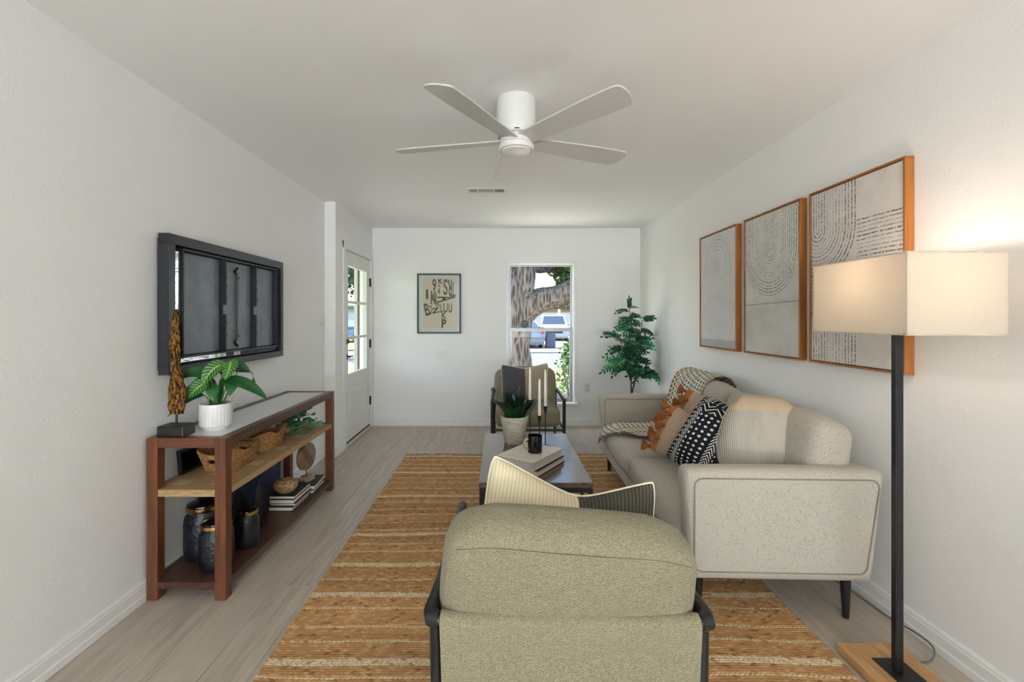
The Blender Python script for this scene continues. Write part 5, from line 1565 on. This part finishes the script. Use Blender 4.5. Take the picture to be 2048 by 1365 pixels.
obj('kerb', G().box((-60, 14.75, -.2), (60, 15.0, .01)), CONCRETE, dv)
lw = thing('lawn', 'bright green lawn patch beyond the entry door', 'lawn', (0, 0, GZ), kind='structure')
obj('lawn_strip', G().box((-24, 9.5, -.1), (-3.2, 14.74, .02)), GRASSM, lw)
obj('far_lawn', G().box((-40, 23.05, -.1), (-6, 36, .0)), GRASSM, lw)

def limb(pts, rs, seg=26, sub=9, amp=.06):
    """bumpy tapered limb through the points"""
    P = [Vector(p) for p in pts]; Q, RR = [], []
    for i in range(len(P) - 1):
        for k in range(sub):
            a, b, c, d = P[max(i - 1, 0)], P[i], P[i + 1], P[min(i + 2, len(P) - 1)]; s = k / sub
            Q.append(.5 * ((2 * b) + (c - a) * s + (2 * a - 5 * b + 4 * c - d) * s * s + (3 * b - a - 3 * c + d) * s ** 3)); RR.append(rs[i] * (1 - s) + rs[i + 1] * s)
    Q.append(P[-1]); RR.append(rs[-1])
    g = G().tube(Q, RR, seg)
    for i in range(len(g.v)):
        c = Q[min(i // seg, len(Q) - 1)]; v = Vector(g.v[i]); d = v - c
        n = noise.noise(v * 2.2) * .5 + abs(noise.noise(Vector((v.x * 8, v.y * 8, v.z * 3)))) * .5
        g.v[i] = tuple(c + d * (1 + amp * 2 * (n - .2)))
    return g
oak = thing('oak_tree', 'large oak tree with rough bark outside the window', 'tree', (.16, 9.2, GZ))
def T(x, y, z): return (x - .16, y - 9.2, z - GZ)
tk = obj('trunk', limb([T(.20, 9.2, -.3), T(.185, 9.2, .1), T(.17, 9.2, .8), T(.19, 9.2, 1.35), T(.17, 9.22, 1.9), T(.02, 9.25, 2.6), T(-.10, 9.3, 3.4), T(-.2, 9.4, 4.6)], [.66, .50, .455, .50, .47, .34, .30, .24], 34, 12), BARK, oak, True, ang=0)
obj('branch', limb([T(.30, 9.2, 1.30), T(.55, 9.15, 1.56), T(.85, 9.1, 1.70), T(1.25, 9.05, 1.82), T(1.75, 9.0, 2.08), T(2.6, 8.9, 2.55)], [.34, .31, .24, .20, .17, .13], 26, 10), BARK, oak, True, ang=0)
obj('branch', limb([T(.95, 9.1, 1.74), T(1.3, 9.25, 1.70), T(1.8, 9.4, 1.78), T(2.8, 9.7, 2.2)], [.17, .20, .18, .12], 20, 8), BARK, oak, True, ang=0)
obj('branch', limb([T(.42, 9.1, 1.75), T(.52, 9.0, 2.15), T(.50, 9.0, 2.5), T(.75, 9.1, 2.9), T(1.3, 9.3, 3.5)], [.24, .21, .20, .19, .13], 22, 9), BARK, oak, True, ang=0)
obj('branch', limb([T(.55, 9.6, 2.5), T(.95, 9.8, 2.45), T(1.4, 10.0, 2.65), T(2.0, 10.3, 3.2)], [.16, .15, .12, .08], 18, 8), BARK, oak, True, ang=0)
def foliage(cs, n, size, rr):
    g = G()
    for (c, rad) in cs:
        for i in range(n):
            v = Vector((rr.gauss(0, 1), rr.gauss(0, 1), rr.gauss(0, 1))).normalized() * rr.random() ** .45
            p = Vector(c) + Vector((v.x * rad[0], v.y * rad[1], v.z * rad[2]))
            d = Vector((rr.uniform(-1, 1), rr.uniform(-1, 1), rr.uniform(-.8, .4))).normalized(); nn = Vector((rr.uniform(-1, 1), rr.uniform(-1, 1), rr.uniform(-.2, 1))).normalized()
            s = size * rr.uniform(.7, 1.3); sd = d.cross(nn).normalized() * s * .32
            o = len(g.v); g.v += [tuple(p), tuple(p + d * s * .5 + sd), tuple(p + d * s), tuple(p + d * s * .5 - sd)]; g.f.append((o, o + 1, o + 2, o + 3))
            for j, uv in enumerate(((.5, 0), (0, .5), (.5, 1), (1, .5))): g.uv[o + j] = uv
    return g
rr = random.Random(9)
cs = [(T(1.05, 9.9, 2.58), (.32, .3, .20)), (T(1.40, 10.0, 2.42), (.34, .3, .26)), (T(1.62, 10.0, 2.2), (.2, .2, .16)), (T(1.40, 9.6, 2.10), (.16, .2, .12)), (T(1.75, 10.2, 2.75), (.5, .5, .4)), (T(.85, 10.4, 2.95), (.45, .5, .28)), (T(.9, 10.0, 3.5), (1.4, 1.2, .5)), (T(-1.2, 9.6, 4.6), (1.8, 1.8, .9)), (T(1.6, 9.4, 4.7), (1.8, 1.8, .8)), (T(2.6, 9.2, 3.3), (.9, .9, .5)), (T(-2.6, 10.5, 4.9), (1.3, 1.3, .8)), (T(-1.0, 7.6, 4.6), (1.3, 1.1, .5)), (T(.2, 7.4, 5.2), (1.2, 1.1, .5)), (T(-1.5, 7.4, 5.6), (1.5, 1.2, .6)), (T(.9, 8.0, 4.4), (.9, .8, .4))]
obj('foliage', foliage(cs, 1100, .085, rr), FOL, oak, kind='stuff')

def shrub(label, x, y, h, r, n, mat=FOL2, size=.07):
    t = thing('shrub', label, 'shrub', (x, y, GZ)); q = random.Random(int(x * 100) + 5)
    g = G()
    for k in range(7):
        a = q.uniform(0, 2 * PI); e = Vector((math.cos(a) * r * .6, math.sin(a) * r * .6, h * q.uniform(.6, .95)))
        g.tube([(0, 0, 0), (e.x * .3, e.y * .3, e.z * .5), e], [.012, .008, .003], 5)
    obj('stems', g, TWIG, t)
    obj('foliage', foliage([((0, 0, h * .55), (r, r, h * .42)), ((r * .2, 0, h * .8), (r * .55, r * .55, h * .22))], n, size, q), mat, t, kind='stuff')
shrub('leafy green shrub just outside the window sill', 1.13, 7.3, 1.28, .22, 420)
shrub('low green shrub beside the porch post', -2.05, 7.6, .85, .30, 420)

def car(name, label, cat, loc, rotz, L, W, Hh, paint, cab, plate=False, hood=.95):
    """body in side profile, origin on the ground in the middle, nose to +y"""
    t = thing(name, label, cat, loc, rotz)
    z0 = .20
    prof = cab                    # [(y, z, halfwidth)] round the upper body from tail to nose
    secs = []
    g = G()
    low = [( -L / 2, .30), (-L / 2 + .02, z0), (L / 2 - .02, z0), (L / 2, .34)]
    poly = [(-L / 2 + .05, z0)] + [(y, z) for (y, z) in prof['body']] + [(L / 2 - .05, z0)]
    N = len(poly); ws = [W / 2 * .94] + [W / 2 * f for f in prof['bw']] + [W / 2 * .94]
    vs = [(-ws[i], poly[i][0], poly[i][1]) for i in range(N)] + [(ws[i], poly[i][0], poly[i][1]) for i in range(N)]
    fs = [tuple(range(N)), tuple(range(2 * N - 1, N - 1, -1))] + [(i, N + i, N + (i + 1) % N, (i + 1) % N) for i in range(N)]
    g.add(vs, fs); b = obj('body', g, paint, t)
    c = prof['cabin']; wc = prof['cw']; N = len(c)
    vs = [(-W / 2 * wc[i], c[i][0], c[i][1]) for i in range(N)] + [(W / 2 * wc[i], c[i][0], c[i][1]) for i in range(N)]
    fs = [tuple(range(N)), tuple(range(2 * N - 1, N - 1, -1))] + [(i, N + i, N + (i + 1) % N, (i + 1) % N) for i in range(N)]
    obj('cabin', G().add(vs, fs), paint, t)
    # glass slabs set on the cabin faces
    def slab(i, ins=.08):
        a, b_ = Vector((0, c[i][0], c[i][1])), Vector((0, c[i + 1][0], c[i + 1][1])); d = b_ - a; nrm = Vector((0, -d.z, d.y)).normalized()
        cen = Vector((0, sum(p[0] for p in c) / N, sum(p[1] for p in c) / N))
        if nrm.dot(a - cen) < 0: nrm = -nrm
        g = G(); A, B_ = a + d * .10, a + d * .88; wa, wb = W / 2 * wc[i] * .9, W / 2 * wc[i + 1] * .9
        P = [Vector((-wa, A.y, A.z)), Vector((wa, A.y, A.z)), Vector((wb, B_.y, B_.z)), Vector((-wb, B_.y, B_.z))]
        g.add([p + nrm * .012 for p in P] + [p - nrm * .01 for p in P], [(0, 1, 2, 3), (7, 6, 5, 4), (0, 4, 5, 1), (1, 5, 6, 2), (2, 6, 7, 3), (3, 7, 4, 0)])
        return g
    obj('rear_window', slab(0), CARGLASS, t); obj('windshield', slab(2), CARGLASS, t)
    for s in (-1, 1):
        g = G(); x = s * W / 2 * (wc[1] + wc[0]) / 2 * 1.0
        P = [(s * W / 2 * (wc[0] + .004), c[0][0] * .86, c[0][1] + .05), (s * W / 2 * (wc[3] + .004), c[3][0] * .86, c[3][1] + .05), (s * W / 2 * (wc[2] + .006), c[2][0] * .9, c[2][1] - .07), (s * W / 2 * (wc[1] + .006), c[1][0] * .9, c[1][1] - .07)]
        g.add(P + [(p[0] - s * .02, p[1], p[2]) for p in P], [(0, 1, 2, 3), (7, 6, 5, 4), (0, 4, 5, 1), (1, 5, 6, 2), (2, 6, 7, 3), (3, 7, 4, 0)])
        obj('side_window', g, CARGLASS, t)
        for yy in (-L * .30, L * .31):
            w_ = obj('wheel', G().lathe([(0, -.1), (.19, -.1), (.30, -.09), (.325, -.06), (.325, .06), (.30, .09), (.19, .1), (0, .1)], 20, (s * (W / 2 - .11), yy, .325), M=rot('Y', 90)), TYRE, t, True)
            obj('hub_cap', G().lathe([(0, 0), (.18, 0), (.17, .02), (0, .03)], 14, (s * (W / 2 - .012), yy, .325), M=rot('Y', 90 * s)), NICKEL, w_)
        zb = prof['light']
        obj('tail_light', G().box((s * W / 2 * .90 - .14, -L / 2 - .015, zb - .06), (s * W / 2 * .90 + .06, -L / 2 + .12, zb + .07), .02), REDLENS, t)
        obj('headlight', G().box((s * W / 2 * .86 - .16, L / 2 - .10, zb - .12), (s * W / 2 * .86 + .04, L / 2 + .01, zb), .02), plain('headlamp', 'dfe3e6', .15), t)
        obj('mirror', G().box((s * W / 2 - .02 * (s < 0), c[3][0] - .18, c[3][1] + .02), (s * (W / 2 + .17), c[3][0] - .06, c[3][1] + .17), .02) if s > 0 else G().box((-(W / 2 + .17), c[3][0] - .18, c[3][1] + .02), (-(W / 2) + .02, c[3][0] - .06, c[3][1] + .17), .02), paint, t)
    obj('rear_bumper', G().box((-W / 2 * .95, -L / 2 - .03, .28), (W / 2 * .95, -L / 2 + .1, .50), .03), paint, t)
    obj('front_bumper', G().box((-W / 2 * .95, L / 2 - .1, .28), (W / 2 * .95, L / 2 + .04, .52), .03), paint, t)
    obj('grille', G().box((-W * .28, L / 2 - .02, .56), (W * .28, L / 2 + .02, .74), .01), DARKGAP, t)
    obj('licence_plate', G().box((-.16, -L / 2 - .04, .62), (.16, -L / 2 - .02, .73)), plain('plate_white', 'dcdcd6', .5), t)
    return t
SEDAN = dict(body=[(-2.33, .34), (-2.36, .62), (-2.30, .96), (-1.65, 1.04), (1.0, .96), (1.95, .82), (2.30, .62), (2.34, .36)], bw=[.96, 1, .97, .99, 1, .95, .93, .94],
             cabin=[(-1.75, 1.0), (-.95, 1.43), (.15, 1.45), (1.15, .95)], cw=[.90, .66, .66, .92], light=.84)
TRUCK = dict(body=[(-2.7, .40), (-2.72, .70), (-2.68, 1.10), (-.9, 1.12), (1.1, 1.10), (2.35, 1.02), (2.62, .80), (2.64, .42)], bw=[.97, 1, 1, 1, 1, .97, .96, .96],
             cabin=[(-1.05, 1.08), (-.8, 1.82), (.55, 1.84), (1.25, 1.08)], cw=[.96, .82, .80, .95], light=.92)
car('parked_sedan', 'silver sedan parked across the street with red tail lights', 'car', (1.40, 26.3, GZ), R(3), 4.7, 1.82, 1.45, CARSILVER, SEDAN)
car('parked_truck', 'white pickup truck facing the street in the driveway', 'truck', (4.1, 34.6, GZ), R(176), 5.3, 1.98, 1.84, CARWHITE, TRUCK)
car('parked_car', 'dark blue car parked by the white house beyond the door', 'car', (-10.1, 31, GZ), R(60), 4.6, 1.8, 1.45, CARBLUE, SEDAN)
tb = thing('trash_bin', 'dark wheeled trash bin beside the silver sedan', 'trash bin', (2.78, 24.6, GZ))
obj('bin_body', G().prism([(-.22, 0), (.22, 0), (.29, .86), (-.29, .86)], -.26, .26, 1).box((0, 0, 0), (.001, .001, .001)) if False else G().box((-.25, -.26, .04), (.25, .26, .86), .03), plain('bin_plastic', '4b5066', .6), tb)
obj('bin_lid', G().box((-.28, -.30, .865), (.28, .30, .93), .02), plain('bin_lid_plastic', '3a3d48', .6), tb)
for s in (-1, 1): obj('wheel', G().lathe([(0, -.03), (.1, -.03), (.1, .03), (0, .03)], 14, (s * .22, .26, .1), M=rot('Y', 90)), TYRE, tb)

def house(label, loc, W, D, Hw, wallm, roofm, fascia, gx, gw, name='house'):
    t = thing(name, label, 'house', loc)
    obj('wall', G().box((-W / 2, 0, 0), (W / 2, D, Hw)), wallm, t)
    o = .7
    g = G(); g.add([(-W / 2 - o, -o, Hw), (W / 2 + o, -o, Hw), (W / 2 + o, D + o, Hw), (-W / 2 - o, D + o, Hw), (-W / 2 + 2, D / 2, Hw + 1.9), (W / 2 - 2, D / 2, Hw + 1.9)],
                   [(0, 1, 5, 4), (1, 2, 5), (2, 3, 4, 5), (3, 0, 4), (3, 2, 1, 0)]); obj('roof', g, roofm, t)
    obj('fascia', G().box((-W / 2 - o, -o - .03, Hw - .20), (W / 2 + o, -o + .05, Hw + .02)), fascia, t)
    gd = obj('garage_door', G().box((gx - gw / 2, -.06, 0), (gx + gw / 2, .0, 2.15)), plain('garage_white', 'b4b4ba', .5, var=.02), t)
    for k in range(1, 4): obj('panel_groove', G().box((gx - gw / 2, -.064, k * .54 - .015), (gx + gw / 2, -.058, k * .54 + .015)), plain('groove_grey', '9a9a9e', .6), gd)
    for k, x in enumerate((gx + gw / 2 + 1.9, gx + gw / 2 + 4.2)):
        if x + .6 < W / 2:
            w_ = obj('window', G().box((x - .6, -.05, .9), (x + .6, 0, 2.0)), TRIM, t); obj('pane', G().box((x - .52, -.056, .98), (x + .52, -.05, 1.92)), CARGLASS, w_)
    return t
ORANGE = plain('cedar_fascia', '96683a', .7, var=.1)
house('house across the street with white garage door and cedar fascia', (5.6, 42.5, GZ), 13, 9, 2.75, plain('tan_siding', '9a8060', .8), plain('roof_tan', '8d7e6b', .9, var=.15), ORANGE, -1.1, 5.0)
house('white neighbouring house with pale roof beyond the entry door', (-14.5, 40, GZ), 12, 9, 2.7, plain('white_siding', 'aab0b2', .8), plain('roof_pale', 'a39383', .9, var=.12), plain('teal_trim', '4a6f60', .7), 1.2, 4.6)
pl = thing('utility_pole', 'white post standing in the driveway by the far house', 'post', (5.1, 38.5, GZ))
obj('post_shaft', G().tube([(0, 0, 0), (0, 0, 3.6)], .10, 10), TRIM, pl, True); obj('post_cap', G().box((-.14, -.14, 3.6), (.14, .14, 3.68)), TRIM, pl)
def shade_tree(label, x, y, h, r, n, sd, low=.3):
    t = thing('street_tree', label, 'tree', (x, y, GZ)); q = random.Random(sd)
    obj('trunk', limb([(0, 0, -.1), (.05, 0, h * .25), (-.05, .05, h * .5), (.1, 0, h * .8)], [.22, .18, .14, .06], 10, 3), BARK, t, True, ang=0)
    cs_ = [((q.uniform(-r, r) * .6, q.uniform(-r, r) * .5, h * q.uniform(low + .1, .95)), (r * .6, r * .6, h * .16)) for _ in range(8)]
    obj('foliage', foliage(cs_, n, .22, q), FOL2, t, kind='stuff')
shade_tree('green leafy tree beyond the porch seen through the door glass', -6.4, 18.5, 6.5, 2.4, 900, 3, .42)
shade_tree('large green tree rising behind the white house', -17, 52, 11, 5, 700, 4)
shade_tree('green tree behind the house with the cedar fascia', 12.5, 55, 9, 4, 600, 6)

# ------------------------------------------------------------------ groups of repeated things
GROUPS = {'wall_art': 'framed prints in a row over the sofa', 'candlestick': 'candlesticks on the coffee table', 'lidded_jar': 'dark jars on the lower shelf', 'basket': 'baskets on the woven shelf',
          'armchair': 'matching armchairs at the rug ends', 'tassel_pillow': 'tasselled cushions on the sofa', 'metal_ornament': 'metal ornaments behind the jars', 'book': 'books lying in stacks',
          'throw_pillow': 'throw cushions on the seats', 'potted_plant': 'small potted plants', 'shrub': 'shrubs by the house front', 'street_tree': 'trees down the street', 'house': 'houses across the street'}
for o in C.objects:
    if o.parent is None:
        k = o.name.split('.')[0]
        if k in GROUPS and 'group' not in o: o['group'] = GROUPS[k]
